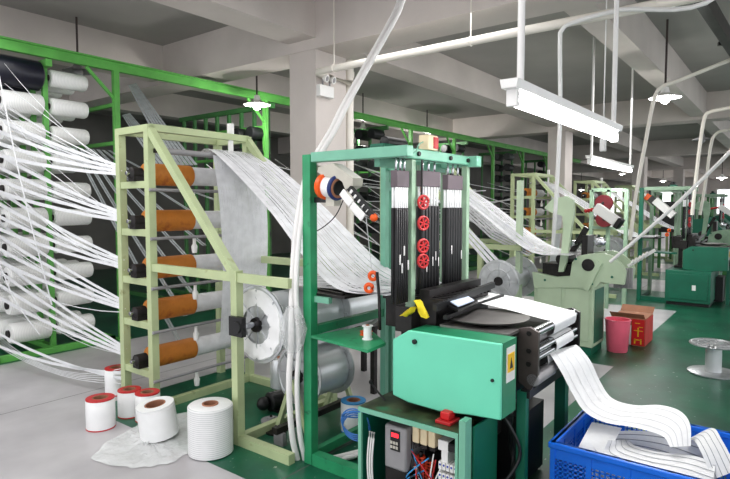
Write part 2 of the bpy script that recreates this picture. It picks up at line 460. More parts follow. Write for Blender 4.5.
# simpler, distant racks
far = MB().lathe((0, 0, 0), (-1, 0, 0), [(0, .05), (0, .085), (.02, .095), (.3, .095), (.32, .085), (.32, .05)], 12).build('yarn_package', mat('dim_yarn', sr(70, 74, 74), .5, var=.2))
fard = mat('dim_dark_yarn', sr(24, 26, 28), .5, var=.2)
first = True
cnt = 0
RX = [5.62, 8.45, 11.6, 14.4, 17.6]
RD = ['second', 'third', 'fourth', 'fifth', 'sixth']
for q, X in enumerate(RX):
    ny = [8, 5, 4, 4, 4][q]
    yarn_rack(X, ny, ['dull green yarn rack, second from the left, behind the olive roller frame', 'dull green yarn rack, third from the left, seen right of the nearest column',
                      'dull green yarn rack, fourth from the left, seen above the loom tower', 'dull green yarn rack, fifth from the left, seen behind the olive frames',
                      'dull green yarn rack farthest along the rail, beside the second column'][q], M_rackdark, .29)
    rows = [1, 2, 3, 4, 5, 6] if q == 0 else [0, 1, 2, 3, 4, 5, 6]
    for j in range([2, 2, 2, 2, 2][q]):
        for i in rows:
            z = .24+(9-i)*.285
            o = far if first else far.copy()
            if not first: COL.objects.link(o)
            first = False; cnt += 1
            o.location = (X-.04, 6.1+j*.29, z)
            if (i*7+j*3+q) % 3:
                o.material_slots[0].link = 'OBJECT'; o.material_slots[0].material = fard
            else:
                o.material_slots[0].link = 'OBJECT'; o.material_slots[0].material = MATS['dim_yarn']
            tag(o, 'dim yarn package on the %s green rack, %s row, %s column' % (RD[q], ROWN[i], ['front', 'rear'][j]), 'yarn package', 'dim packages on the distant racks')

# ============================================================ OLIVE ROLLER FRAME (creel frame)
ZL = [1.66, 1.31, .95, .63, .27]
def olive_frame():
    t = thing('roller_frame', (2.25, 3.68, 0), 'olive painted steel frame holding five orange rollers, nearest of its row', 'frame', 'olive roller frames')
    yA, yB, yR, xn, xf = 4.07, 3.68, 2.74, 2.25, 3.15
    w = .055
    for (x, y, z) in ((xn, yA, 2.03), (xn, yB, 2.03), (xf, yA, 2.03), (xf, yB, 2.03), (xn, yR, 1.1), (xf, yR, 1.1)):
        MB().box(x-w/2, x+w/2, y-w/2, y+w/2, 0, z).build('post', M_olive, t)
    for x in (xn, xf):
        MB().box(x-w/2, x+w/2, yB-w/2, yA+w/2, 2.03, 2.08).build('top_bar', M_olive, t)
        MB().bar((x, yB-.02, 2.04), (x, yR, 1.06), .05, .05).build('diagonal_brace', M_olive, t)
        MB().box(x-.02, x+.02, 2.27, yB, 1.03, 1.085).build('middle_bar', M_olive, t)
        for i, z in enumerate(ZL):
            c = MB().box(x-.022, x+.022, yB+w/2, yA-w/2, z-.03, z+.02).build('cross_bar', M_olive, t)
    for y in (yA, yB):
        MB().box(xn, xf, y-w/2, y+w/2, 2.035, 2.085).build('long_top_bar', M_olive, t)
    for y in (yB, yR):
        MB().box(xn+w/2, xf-w/2, y-.025, y+.025, 0.0, .055).build('floor_bar', M_olive, t)
    MB().box(xn-.025, xn+.025, 2.27, yR-w/2, 0.0, .06).build('floor_bar', M_olive, t)
    MB().box(xf-.025, xf+.025, yR+w/2, yB-w/2, 0.0, .055).build('floor_bar', M_olive, t)
    for i, z in enumerate(ZL):
        MB().cyl((xn-.03, yB-.04, z-.045), (xf+.03, yB-.04, z-.045), .012, 8).build('guide_rod', M_grey, t)
    for x in (2.6,):
        g = MB()
        for z in ZL: g.lathe((x, yB-.02, z-.17), (0, 0, 1), [(0, .018), (.05, .024), (.07, .013), (.12, .012)], 10)
        split(g, 'ceramic_guide', M_whitep, t)
    MB().box(2.96, 3.0, yB-.02, yB+.02, 2.085, 2.17).box(2.96, 3.0, yB-.01, yB+.01, 1.86, 2.04).build('white_tab', M_whitep, t)
    return t
frames = [olive_frame()]
POSN = ['topmost', 'second from the top', 'third from the top', 'fourth from the top', 'lowest']
rollers = []
for i, z in enumerate(ZL):
    zz = z+.078
    t = thing('feed_roller', (2.3, 3.86, z), '%s orange-sleeved yarn roller in the nearest olive frame' % POSN[i], 'roller', 'orange rollers of the nearest frame')
    MB().cyl((2.17, 3.86, zz), (3.2, 3.86, zz), .016, 10).build('shaft', M_steel, t)
    MB().lathe((2.32, 3.86, zz), (1, 0, 0), [(0, .065), (.004, .083), (.38, .083), (.385, .065)], 26).build('orange_sleeve', M_orange, t)
    s = MB().lathe((2.705, 3.86, zz), (1, 0, 0), [(0, .05), (.003, .074), (.4, .072), (.405, .05)], 26).build('yarn_winding', M_sheet, t)
    bb = MB().box(2.21, 2.29, 3.82, 3.9, z+.02, z+.07).lathe((2.2, 3.86, zz), (1, 0, 0), [(0, .03), (0.01, .045), (.09, .045), (.1, .03)], 14)
    bb.build('bearing', M_dark, t)
    rollers.append(t)
OFFS = [3.4, 7.4, 11.0, 14.7]
PLN = ['second', 'third', 'fourth', 'fifth']
for q, ox in enumerate(OFFS):
    frames.append(dup(frames[0], (ox, 0, 0), '%s olive steel roller frame along the hall, counting from the nearest' % PLN[q]))
    if q < 3:
        for i in range(4):
            d = dup(rollers[i], (ox, 0, 0), '%s orange-sleeved roller in the %s olive frame' % (POSN[i], PLN[q])); d['group'] = 'orange rollers of the distant frames'

# ============================================================ YARNS
def sag(p, q, s, n=7):
    p, q = V(p), V(q)
    return [p.lerp(q, k/n)+V((0, 0, -s*4*(k/n)*(1-k/n))) for k in range(n+1)]
NAMES = ['topmost', 'second highest', 'third highest', 'fourth highest', 'lowest']
for i, z in enumerate(ZL):
    m = MB(); zr = z+.09
    for a in range([16, 10, 8, 7, 5][i]):
        row = min(9, max(0, 2*i+random.choice([-1, 0, 0, 1]))); j = random.choice([0, 1, 2, 4, 6, 7, 8])
        zs = .24+(9-row)*.285
        src = (2.2+random.uniform(-.05, .03), 5.95+j*.27, zs+.06+random.uniform(-.05, .05))
        dst = (2.24, 4.05+random.uniform(-.01, .02), zr+random.uniform(-.035, .05))
        rr = random.choice([.0022, .003, .004, .0055])
        m.tube(sag(src, dst, random.uniform(.02, .12)), rr, 5)
    # flat bundles coming in from the left
    for a in range(4):
        s0 = V((2.05+.03*a, 7.0, z+.5+.15*a)); s1 = s0+V((0, 0, .045))
        d0 = V((2.24, 4.06, zr-.02+.02*a)); d1 = d0+V((0, 0, .022))
        m.ribbon(sag(s0, d0, .06), sag(s1, d1, .06))
    tag(m.build('yarn_strands', M_strand, loc=(2.24, 4.0, z)), 'white yarn strands fanning from the near rack into the %s roller of the nearest frame' % NAMES[i], 'yarn', kind='stuff')
# loose low strands over the floor
m = MB()
for a in range(5):
    m.tube(sag((2.0, 6.0, .2+.03*a), (2.24, 4.1, .12+.03*a), .1+.02*a), .003, 5)
for a in range(2):
    s0 = V((1.9, 6.2, .42-.16*a)); s1 = s0+V((0, 0, .03)); d0 = V((2.24, 4.06, .2+.05*a-.05)); m.ribbon(sag(s0, d0, .08), sag(s1, d0+V((0, 0, .022)), .08))
tag(m.build('yarn_strands', M_strand, loc=(2.2, 4.1, .2)), 'loose white strands drooping low above the floor at the left edge', 'yarn', kind='stuff')
# single slack strands crossing in front
m = MB()
m.tube(bez([U(-4, 60, y=5.5), U(14, 150, y=5.4), U(30, 220, y=5.3), U(52, 305, y=5.2)], 5), .006, 5)
m.tube(bez([U(-4, 255, y=5.5), U(15, 300, y=5.4), U(40, 335, y=5.3)], 5), .005, 5)
tag(m.build('slack_yarn', M_strand), 'two slack white yarns hanging steeply across the left edge packages', 'yarn')
# wide grey bands from the rail post down behind the frame
for q, (a0, a1, b0, b1, w0, lab) in enumerate([
    ((128, 85), (136, 83), (172, 165), (198, 165), 0, 'pale grey yarn band slanting down from the green rail past the olive frame top'),
    ((122, 115), (130, 113), (158, 168), (182, 165), 0, 'shorter grey yarn band slanting down just below the first one')]):
    A = [U(*a0, y=5.9), U(*b0, y=4.3)]; B = [U(*a1, y=5.9), U(*b1, y=4.3)]
    m = MB().strips(sag(A[0], A[1], .02), sag(B[0], B[1], .02), 6, .85)
    tag(m.build('yarn_band', M_band, loc=A[0]), lab, 'yarn')
m = MB()
for a in range(7):
    m.strips(sag(V((2.75+.06*a, 5.9, 2.1)), V((2.75+.07*a, 4.15, .35+.2*a)), .03), sag(V((2.79+.06*a, 5.9, 2.1)), V((2.80+.07*a, 4.15, .35+.2*a)), .03), 2, .8)
tag(m.build('yarn_strands', M_band, loc=(2.8, 5, 1)), 'grey yarn strips falling behind the orange rollers', 'yarn', kind='stuff')

# warp sheet to the loom
def warp_sheet():
    A = bez([(2.78, 3.86, 1.90), (2.74, 3.62, 1.93), (2.62, 2.9, 1.52), (2.42, 2.15, 1.06), (2.42, 1.72, 1.02)], 6)
    B = bez([(3.26, 3.86, 1.90), (3.24, 3.60, 1.93), (3.16, 2.9, 1.55), (3.06, 2.15, 1.08), (3.06, 1.72, 1.02)], 6)
    m = MB().strips(A, B, 40, 1.0)
    return tag(m.build('warp_sheet', M_sheet, loc=(2.9, 3, 1.5)), 'broad sheet of white warp yarns sloping from the nearest olive frame to the loom', 'yarn sheet')
ws = warp_sheet()
A = [(2.74, 3.6, 1.9), (2.72, 3.5, 1.5), (2.74, 3.5, 1.0), (2.74, 3.55, .42)]; B = [(3.2, 3.6, 1.9), (3.2, 3.5, 1.5), (3.2, 3.5, 1.0), (3.18, 3.55, .42)]
ws2 = tag(MB().strips(bez(A, 4), bez(B, 4), 30, .98).build('warp_sheet', M_sheet, loc=(3, 3.5, 1)), 'white yarn sheet hanging straight down on the right side of the nearest olive frame', 'yarn sheet')
A = [(2.55, 2.9, .98), (2.42, 1.75, 1.03)]; B = [(3.08, 2.9, .98), (3.06, 1.75, 1.03)]
ws3 = tag(MB().strips(A, B, 24, .9).build('warp_sheet', M_sheet, loc=(2.8, 2.3, 1)), 'level white yarn sheet entering the nearest loom above the silver spools', 'yarn sheet')
# roller the sheet turns over
t = thing('turning_roller', (3, 3.6, 1.9), 'thin steel turning rollers at the top of the nearest olive frame, under the warp sheet', 'roller')
MB().cyl((2.28, 3.62, 1.895), (3.2, 3.62, 1.895), .022, 12).build('roller', M_grey, t)
MB().bar((3.16, 3.62, 1.895), (3.16, 3.7, 1.895), .03).bar((2.28, 3.62, 1.895), (2.28, 3.68, 1.895), .03).build('bracket', M_dark, t)
for q, ox in enumerate(OFFS):
    s = ws.copy(); COL.objects.link(s); s.location.x += ox-.35; s['label'] = 'sloping white warp sheet between the %s olive frame and its loom' % PLN[q]
    if q < 2:
        s = ws2.copy(); COL.objects.link(s); s.location.x += ox; s['label'] = 'hanging yarn sheet on the %s olive frame' % PLN[q]
# messy ladder-like warp bundles of the second loom
m = MB()
m.strips([U(466, 188, x=6.6), U(505, 222, x=6.3), U(548, 246, x=6.0)], [U(452, 203, x=6.2), U(490, 238, x=5.9), U(528, 256, x=5.6)], 9, .8)
m.strips([U(462, 220, x=5.5), U(502, 262, x=5.5)], [U(454, 226, x=5.5), U(490, 268, x=5.5)], 3, .75)
m.strips([U(470, 196, x=5.5), U(536, 246, x=5.5)], [U(467, 200, x=5.5), U(528, 250, x=5.5)], 2, .75)
tag(m.build('warp_bundles', M_sheet, loc=(6, 3, 1.5)), 'loose white warp bundles slanting down toward the pale green loom', 'yarn', kind='stuff')
m = MB()
for a in range(16):
    x0 = random.uniform(4.2, 8); z0 = random.uniform(1.1, 2.3)
    m.tube(sag((x0, 6.0, z0+.3), (x0+random.uniform(.5, 1.4), 4.15, random.choice(ZL)+.1), .08), random.choice([.004, .006, .009]), 4)
tag(m.build('yarn_strands', M_strand, loc=(6, 5, 1.5)), 'thin white strands behind the nearest column running to the second olive frame', 'yarn', kind='stuff')
m = MB()
for a in range(22):
    x0 = random.uniform(7, 14); z0 = random.uniform(1.0, 2.0)
    m.tube(sag((x0, 6.0, z0+.3), (x0+random.uniform(.5, 1.4), 4.15, random.choice(ZL)+.1), .08), random.choice([.006, .009, .014]), 4)
tag(m.build('yarn_strands', M_strand, loc=(9, 5, 1.5)), 'white strands far down the hall running to the third and fourth olive frames', 'yarn', kind='stuff')

# ============================================================ SPOOLS
def spool(name, x0, x1, y, z, rf, rb, label, filmy=False, loc=None, mf=None):
    t = thing(name, (x0, y, z-rf), label, 'spool')
    MB().lathe((x0+.012, y, z), (1, 0, 0), [(0, rb*.9), (0, rb), (x1-x0-.024, rb), (x1-x0-.024, rb*.9)], 30).build('barrel', M_spool, t)
    for x in (x0, x1):
        f = MB().lathe((x-.008, y, z), (1, 0, 0), [(0, .04), (0, rf-.012), (.002, rf), (.014, rf), (.016, rf-.012), (.016, .04)], 34)
        f.ring((x-.004 if x == x0 else x+.004, y, z), (1, 0, 0), rf-.02, .007, 34).ring((x-.006 if x == x0 else x+.006, y, z), (1, 0, 0), rf*.55, .008, 26)
        for k in range(8):
            a = k*PI/4; f.bar((x-.01, y+_c(a)*.05, z+_s(a)*.05), (x-.01, y+_c(a)*rf*.9, z+_s(a)*rf*.9), .012)
        f.build('flange', mf or M_flange, t)
    MB().lathe((x0-.03, y, z), (1, 0, 0), [(0, .02), (0, .045), (.035, .05)], 14).build('hub', M_dark, t)
    if filmy:
        g = MB(); N_ = 46
        ra = [rf*(.97+.03*random.random()) for _ in range(N_)]; xa = [x0-.012-random.random()*.014 for _ in range(N_)]
        rings = []
        for k2, fr_ in enumerate((1.01, .9, .78, .64, .5)):
            rings.append([V((xa[(i*3+k2*7) % N_] + (.03 if k2 == 0 else 0), y+_c(2*PI*i/N_)*ra[(i+k2*5) % N_]*fr_, z+_s(2*PI*i/N_)*ra[(i+k2*5) % N_]*fr_)) for i in range(N_)])
        vs = sum(rings, []); fs = []
        for k2 in range(4):
            for i in range(N_): fs.append((k2*N_+i, k2*N_+(i+1) % N_, (k2+1)*N_+(i+1) % N_, (k2+1)*N_+i))
        g.add(vs, fs, False); g.build('crumpled_film', M_plainw, t)
    return t
sp1 = spool('cable_spool', 2.35, 2.98, 2.66, .755, .245, .19, 'large silver spool with crumpled white film on its flange, upper left in the olive frame', True)
sp2 = spool('cable_spool', 3.01, 3.42, 2.66, .76, .2, .18, 'silver spool on the same axle right behind the large film-covered spool')
sp3 = spool('cable_spool', 2.60, 2.93, 2.55, .385, .2, .165, 'lower silver spool below the large one, beside the green post')
t = thing('spool_axle', (2.25, 2.68, .76), 'steel axle carrying the two upper silver spools between the olive posts', 'axle')
MB().cyl((2.22, 2.66, .76), (3.5, 2.66, .76), .02, 12).build('axle', M_steel, t)
MB().box(2.2, 2.235, 2.64, 2.76, .70, .82).lathe((2.19, 2.68, .76), (1, 0, 0), [(0, .035), (.03, .045)], 14).build('bearing', M_black, t)
t = thing('spool_stand', (2.9, 2.55, 0), 'low olive stand on the green floor carrying the lower silver spool', 'stand')
for x in (2.54, 3.02):
    MB().bar((x, 2.40, .0), (x, 2.55, .375), .03).bar((x, 2.70, .0), (x, 2.55, .375), .03).build('leg', M_olive, t)
MB().cyl((2.52, 2.55, .385), (3.04, 2.55, .385), .016, 10).build('axle', M_steel, t)
spool('cable_spool', 5.42, 5.95, 2.42, .72, .225, .13, 'silver spool with ringed flange standing below the second warp', mf=M_flange)
spool('cable_spool', 9.9, 10.4, 2.5, .74, .22, .16, 'silver spool below the warp of the third loom')
# small upright packages in the frame
def package_up(name, c, r, h, mt, label, rim=None, tilt=None, core=M_card, group=None):
    t = thing(name, c, label, 'yarn package', group)
    x, y, z = c
    ri = r*.55 if rim else r*.36
    MB().lathe((x, y, z), (0, 0, 1), [(.004, ri), (.0, r*.9), (.008, r), (h*.5, r*1.005), (h-.008, r), (h, r*.93), (h-.001, ri)], 36, cap=False).build('winding', mt, t)
    MB().lathe((x, y, z), (0, 0, 1), [(0.002, ri), (h+.006, ri), (h+.006, ri-.008), (.004, ri-.008)], 30, cap=False).build('cardboard_tube', core, t)
    if rim:
        MB().lathe((x, y, z+h), (0, 0, 1), [(-.002, r*.99), (.006, r*.985), (.007, ri+.002), (.0, ri+.001)], 36, cap=False).build('top_rim', rim, t)
        MB().lathe((x, y, z), (0, 0, 1), [(0, r*.9), (0.0, r*1.012), (.008, r*1.012), (.009, r*.9)], 36, cap=False).build('bottom_rim', rim, t)
    if tilt: t.rotation_euler = tilt
    return t
cc = U(117, 393, z=0); package_up('yarn_package', cc, .088, .205, M_plainw, 'white yarn package with thin red rims, rearmost of the floor cluster by the olive post', M_rim if False else M_redp)
cc = U(101, 427, z=0); package_up('yarn_package', cc, .092, .2, M_plainw, 'white red-rimmed yarn package at the left end of the floor cluster', M_redp)
cc = U(130, 415, z=0); package_up('yarn_package', cc, .08, .185, M_plainw, 'white red-rimmed yarn package in the middle of the cluster, mostly hidden', M_redp)
cc = U(148, 419, z=0); package_up('yarn_package', cc, .084, .19, M_plainw, 'white red-rimmed yarn package standing against the foot of the olive post', M_redp)
cc = U(160, 436, z=.012); t = package_up('yarn_package', cc, .118, .2, M_plainw, 'tilted white yarn package with wide brown core, lying on the plastic sheet', M_redp)
for c in kids(t):
    if c.name.startswith('top_rim') or c.name.startswith('bottom_rim'):
        c.material_slots[0].link = 'OBJECT'; c.material_slots[0].material = M_plainw
t.rotation_euler = (-.03, -.13, 0); t.location.z += .015
cc = U(211, 452, z=0.0); package_up('yarn_package', cc, .134, .3, M_packz, 'tall ribbed white yarn package, rightmost and largest on the floor', None)
cc = U(350, 436, z=0.0); cc = V((2.75, 2.17, .0))
package_up('yarn_package', (2.86, 2.3, .0), .085, .2, M_plainw, 'white yarn package with blue rim and brown core behind the control cabinet', M_bluer)
package_up('yarn_package', (3.06, 3.2, .06), .085, .24, M_spool, 'silver wound package standing below the large film-covered spool', None)
package_up('yarn_package', (3.75, 2.85, .55), .06, .2, M_plainw, 'small white yarn cone on the bench right of the silver spools', None)
t = thing('side_bench', (3.75, 2.85, 0), 'dark small bench right of the silver spools', 'bench')
MB().box(3.5, 4.0, 2.6, 3.1, .52, .55).build('top', M_dark, t)
for x in (3.53, 3.97):
    for y in (2.63, 3.07): MB().box(x-.02, x+.02, y-.02, y+.02, 0, .52).build('leg', M_dark, t)
# plastic sheet on the floor
random.seed(3)
poly = [U(*p, z=.0) for p in ((88, 460), (112, 440), (128, 432), (140, 424), (190, 412), (204, 418), (192, 452), (170, 464), (150, 468), (120, 468))]
cx = sum((p for p in poly), V())/len(poly)
vs = []; fs = []; R_ = 8; n_ = 50
for k in range(R_+1):
    for i in range(n_):
        f = i/n_*len(poly); a = poly[int(f)]; b = poly[(int(f)+1) % len(poly)]; e = a.lerp(b, f-int(f))
        p = cx.lerp(e, (k/R_)*(1+.05*random.uniform(-1, 1))); vs.append((p.x, p.y, .004+random.random()*.022*(1 if 0 < k < R_ else .3)))
for k in range(R_):
    for i in range(n_): fs.append((k*n_+i, k*n_+(i+1) % n_, (k+1)*n_+(i+1) % n_, (k+1)*n_+i))
tag(MB().add(vs, fs).build('plastic_sheet', M_film, loc=(cx.x, cx.y, 0)), 'crumpled clear plastic sheet under the yarn packages on the grey floor', 'plastic sheet')

# floor clutter inside the frame
t = thing('electric_motor', (2.82, 2.98, 0), 'dark round motor lying on the green floor inside the frame', 'motor')
MB().lathe((2.74, 3.0, .07), (1, -.2, 0), [(0, .05), (.01, .07), (.15, .07), (.16, .04)], 18).build('body', M_black, t)
MB().ball((2.70, 3.01, .07), .05).build('end_cap', M_black, t); MB().box(2.76, 2.88, 2.93, 3.03, 0, .02).build('foot', M_dark, t)
for q, (px, py, mm, lb) in enumerate([(271, 421, M_grey, 'grey metal disc lying on the green floor inside the frame'), (276, 432, M_dark, 'black disc lying on the floor beside the grey one')]):
    c = U(px, py, z=0); t = thing('machine_disc', c, lb, 'disc')
    MB().lathe(c, (0, 0, 1), [(0, .07), (.012, .07), (.014, .03), (.03, .028), (.03, .01)], 24).build('plate', mm, t)
    MB().cyl(c, c+V((0, 0, .045)), .008, 8).build('pin', M_dark, t)
t = thing('floor_rail', (2.6, 2.78, 0), 'dark low steel rail unit with two end brackets on the floor inside the frame', 'rail')
MB().box(2.35, 3.1, 2.50, 2.54, .08, .12).build('bar', M_dark, t)
for x in (2.38, 3.05): MB().box(x, x+.03, 2.48, 2.56, 0, .08).build('foot', M_grey, t)

# ============================================================ WEBBING LOOM
def loom():
    t = thing('webbing_loom', (2.3, 1.6, 0), 'aqua and green needle loom with tall cord tower, nearest machine in the hall', 'loom', 'aqua green needle looms')
    # near post + far post, cross bars
    MB().box(2.31, 2.37, 2.17, 2.23, 0, 1.79).build('post', M_green, t, bevel=.004)
    f = MB().box(3.04, 3.08, 2.17, 2.21, 0, 1.76).box(3.12, 3.16, 2.17, 2.21, 0, 1.76).box(3.08, 3.12, 2.175, 2.205, 1.6, 1.66).box(3.08, 3.12, 2.175, 2.205, .9, .96)
    f.build('double_post', M_teal, t)
    MB().box(2.31, 2.37, 1.52, 2.165, 1.745, 1.80).build('cross_bar', M_teal, t, bevel=.004)
    MB().box(3.07, 3.13, 1.52, 2.2, 1.735, 1.80).build('cross_bar', M_teal, t, bevel=.004)
    MB().box(2.375, 3.12, 2.18, 2.22, .755, .805).build('side_bar', M_green, t)
    MB().box(2.31, 2.37, 1.80, 2.165, .0, .07).build('floor_bar', M_green, t)
    MB().box(2.375, 3.12, 2.18, 2.22, 0.02, .07).build('floor_bar', M_green, t)
    # tower
    for (x, y) in ((2.47, 1.6), (3.08, 1.6), (2.80, 1.78), (3.14, 1.78)):
        MB().box(x-.018, x+.018, y-.018, y+.018, .55, 1.74).build('tower_post', M_tpost, t)
    tb = MB().box(2.36, 3.2, 1.575, 1.625, 1.745, 1.80).build('tower_beam', M_teal, t, bevel=.006)
    bo = MB()
    for x in (2.5, 2.84, 3.05, 3.16): bo.cyl((x, 1.575, 1.772), (x, 1.563, 1.772), .013, 10)
    split(bo, 'bolt', M_dark, tb)
    MB().box(2.42, 3.2, 1.765, 1.80, 1.71, 1.76).build('tower_beam', M_teal, t)
    MB().prism([(2.40, 1.7, 1.76), (2.40, 1.84, 1.76), (2.40, 1.81, 1.83), (2.40, 1.73, 1.83)], (.12, 0, 0)).build('bracket', M_dgreen, t)
    d = MB().box(2.5, 2.72, 1.76, 1.86, 1.76, 1.83).lathe((2.5, 1.80, 1.85), (1, 0, 0), [(0, .02), (.01, .032), (.2, .032), (.21, .02)], 14)
    d.build('drive_motor', M_black, t)
    # cord groups
    for (x0, x1, zt) in ((2.32, 2.435, 1.68), (2.56, 2.75, 1.69), (2.84, 3.02, 1.68)):
        bl = MB().box(x0, x1, 1.585, 1.625, zt-.085, zt).build('cord_block', M_block, t, bevel=.004)
        hk = MB()
        for k in range(3): xx = x0+(x1-x0)*(k+.5)/3; hk.cyl((xx, 1.605, zt), (xx, 1.605, 1.745), .006, 6)
        split(hk, 'hook', M_steel, bl)
        n = 6
        wt = MB(); bk = MB(); lo = MB()
        for k in range(n):
            for yy in (1.596, 1.616):
                xx = x0+(x1-x0)*(k+.5)/n
                wt.cyl((xx, yy, zt-.085), (xx, yy, zt-.2+random.uniform(-.008, .008)), .0068, 6)
                bk.cyl((xx, yy, zt-.19), (xx, yy, 1.0), (x1-x0)/n*.47, 6)
                if yy < 1.6 and random.random() < .75:
                    a = random.uniform(1.13, 1.27); lo.cyl((xx, yy-.011, a), (xx, yy-.011, a+.05), .0045, 6)
        split(wt, 'white_cord', M_plainw, t); split(bk, 'black_cord', M_black, t); split(lo, 'cord_weight', M_whitep, t)
    # red wheels
    MB().cyl((2.515, 1.56, 1.15), (2.515, 1.56, 1.74), .006, 8).build('wheel_rod', M_dark, t)
    for z in (1.52, 1.41, 1.29, 1.21):
        w = MB().ring((2.515, 1.55, z), (.35, 1, 0), .034, .007, 18)
        for k in range(3):
            a = k*PI/3+.3; dd = V((-.94*_c(a), .33*_c(a), _s(a)))*.034; c = V((2.515, 1.55, z)); w.bar(c-dd, c+dd, .008)
        w.build('red_wheel', M_redp, t)
    # shedding block, reed and dark bed
    s = MB().box(2.5, 3.12, 1.46, 1.78, .84, .99).box(2.42, 2.5, 1.56, 1.66, .84, .97).box(2.5, 3.1, 1.5, 1.56, 1.02, 1.06)
    for k in range(12): s.box(2.5+k*.05, 2.52+k*.05, 1.42, 1.8, .99, 1.02)
    s.build('shedding_block', M_dark, t)
    MB().bar((2.42, 1.42, .99), (3.1, 1.42, 1.03), .025, .035).bar((2.45, 1.38, .94), (3.15, 1.38, .96), .02).build('reed_beam', M_black, t)
    MB().box(2.6, 3.22, 1.06, 1.7, .55, .86).box(2.58, 3.2, 1.2, 1.75, .3, .56).build('bed', M_dark, t)
    MB().prism([(2.47, 1.05, .885), (2.6, 1.05, .885), (2.82, 1.25, .885), (2.82, 1.40, .885), (2.47, 1.42, .885)], (0, 0, .012)).build('front_tray', M_tray, t)
    MB().lathe((2.70, 1.27, .905), (0, 0, 1), [(0, .15), (.006, .19), (.014, .215), (.02, .22), (.022, .2)], 28).build('curved_plate', M_tray, t)
    # cover box: front prism with cut corner and curved bottom
    poly = [(2.3, 1.595, .825), (2.3, 1.50, .885), (2.3, 1.01, .89), (2.3, 1.01, .545), (2.3, 1.15, .535), (2.3, 1.32, .515), (2.3, 1.50, .52), (2.3, 1.595, .54)]
    cb = MB().prism(poly, (.02, 0, 0)).build('cover_front', M_box, t, bevel=.006)
    poly2 = [(2.32, y, z) for (_, y, z) in poly]
    cs = MB().prism(poly2, (.15, 0, 0)).build('cover_body', M_boxd, t)
    kb = MB().lathe((2.3, 1.46, .835), (-1, 0, 0), [(0, .012), (.012, .012), (.016, .006)], 12).lathe((2.3, 1.05, .72), (-1, 0, 0), [(0, .008), (.008, .007)], 10)
    split(kb, 'cover_knob', M_black, cb)
    st = MB().box(2.355, 2.45, 1.0075, 1.01, .70, .86).build('sticker', M_whitep, cs)
    MB().box(2.365, 2.44, 1.0055, 1.0075, .745, .83).build('sticker_panel', mat('sticker_yellow', sr(236, 190, 30), .5), st)
    MB().prism([(2.385, 1.0055, .76), (2.42, 1.0055, .76), (2.4025, 1.0055, .81)], (0, -.001, 0)).build('sticker_mark', M_black, st)
    # roller side plates and rollers
    for x in (2.60, 3.24):
        pl = MB().prism([(x, 1.05, .64), (x, 1.06, .90), (x, 1.0, .915), (x, .955, .895), (x, .955, .68), (x, .99, .60)], (.022, 0, 0)).build('side_plate', M_brown if x < 3 else M_dark, t)
        b2 = MB()
        for z in (.885, .80, .735): b2.cyl((x-.006, 1.0, z), (x, 1.0, z), .013, 10)
        split(b2, 'bolt', M_dark, pl)
    for (y, z, r, mm) in ((.985, .885, .024, M_steel), (1.03, .83, .03, M_grey), (.98, .80, .02, M_steel), (.975, .762, .017, M_steel), (1.02, .745, .018, M_steel)):
        MB().cyl((2.62, y, z), (3.24, y, z), r, 18).build('roller', mm, t)
    MB().cyl((2.60, .98, .66), (2.86, .98, .66), .034, 18).cyl((2.86, .98, .66), (3.2, .98, .66), .026, 18).build('knurled_roller', M_grey, t)
    MB().box(2.58, 3.24, .985, 1.03, .57, .61).build('lower_rail', M_black, t)
    # legs
    MB().box(2.57, 2.61, 1.0, 1.045, 0, .6).build('leg', M_dgreen, t)
    MB().box(3.16, 3.22, 1.0, 1.06, 0, .6).build('leg', M_dgreen, t)
    MB().box(3.16, 3.22, 1.66, 1.72, 0, .6).build('leg', M_dgreen, t)
    MB().box(2.75, 3.1, 1.1, 1.6, .02, .4).build('gear_case', M_black, t)
    # little green shelf and slotted plate
    MB().prism([(2.24, 2.10, .77), (2.63, 2.02, .77), (2.36, 1.68, .77), (2.18, 1.66, .77)], (0, 0, .015)).build('shelf', M_green, t)
    pl = MB().prism([(2.36, 2.17, .985), (2.52, 2.36, .985), (2.82, 2.28, .985), (2.72, 1.92, .985), (2.36, 1.96, .985)], (0, 0, .014))
    for k in range(6): pl.bar((2.40+k*.06, 2.0, 1.004), (2.46+k*.06, 2.28, 1.004), .018, .01)
    pl.build('slotted_plate', M_dark, t)
    MB().box(2.34, 2.37, 2.06, 2.17, .95, .985).build('plate_bracket', M_teal, t)
    # orange eyelets
    for (px, py) in ((373, 276), (369, 288)):
        c = U(px, py, x=2.42); e = MB().ring(c, (1, .5, 0), .02, .011, 16).build('eyelet', M_orangeb, t)
    MB().bar(U(377, 272, x=2.42), U(379, 296, x=2.42), .012).cyl(U(379, 296, x=2.42), U(380, 330, x=2.42), .008, 6).build('eyelet_rod', M_dark, t)
    return t
L1 = loom()
# weft feeder
t = thing('weft_feeder', (2.36, 2.0, 1.6), 'beige weft feeder with orange-backed reel hung on the green loom post', 'feeder')
pl = [U(*p, x=2.3) for p in ((318, 167), (332, 163), (353, 178), (352, 186), (345, 190), (342, 182), (338, 179), (322, 176), (317, 172))]
MB().prism(pl, (.09, 0, 0)).build('bracket_arm', M_beige, t, bevel=.003)
MB().prism([U(*p, x=2.40) for p in ((314, 165), (334, 168), (336, 195), (315, 200))], (.02, 0, 0)).build('back_plate', M_beige, t)
c = U(324, 186, x=2.34); ax = V((-.12, -1, -.12)).normalized()
MB().lathe(c, ax, [(0, .05), (0, .072), (.03, .075), (.035, .066)], 30).build('orange_flange', M_orangeb, t)
MB().lathe(c+ax*.035, ax, [(0, .06), (.07, .058)], 30).build('white_winding', M_plainw, t)
MB().lathe(c+ax*.10, ax, [(0, .05), (0, .068), (.012, .07), (.02, .064)], 30).build('blue_flange', mat('dark_blue', sr(30, 50, 110), .4), t)
MB().lathe(c+ax*.121, ax, [(0, .056), (.002, .05), (.002, .04)], 30).build('brown_ring', M_card, t)
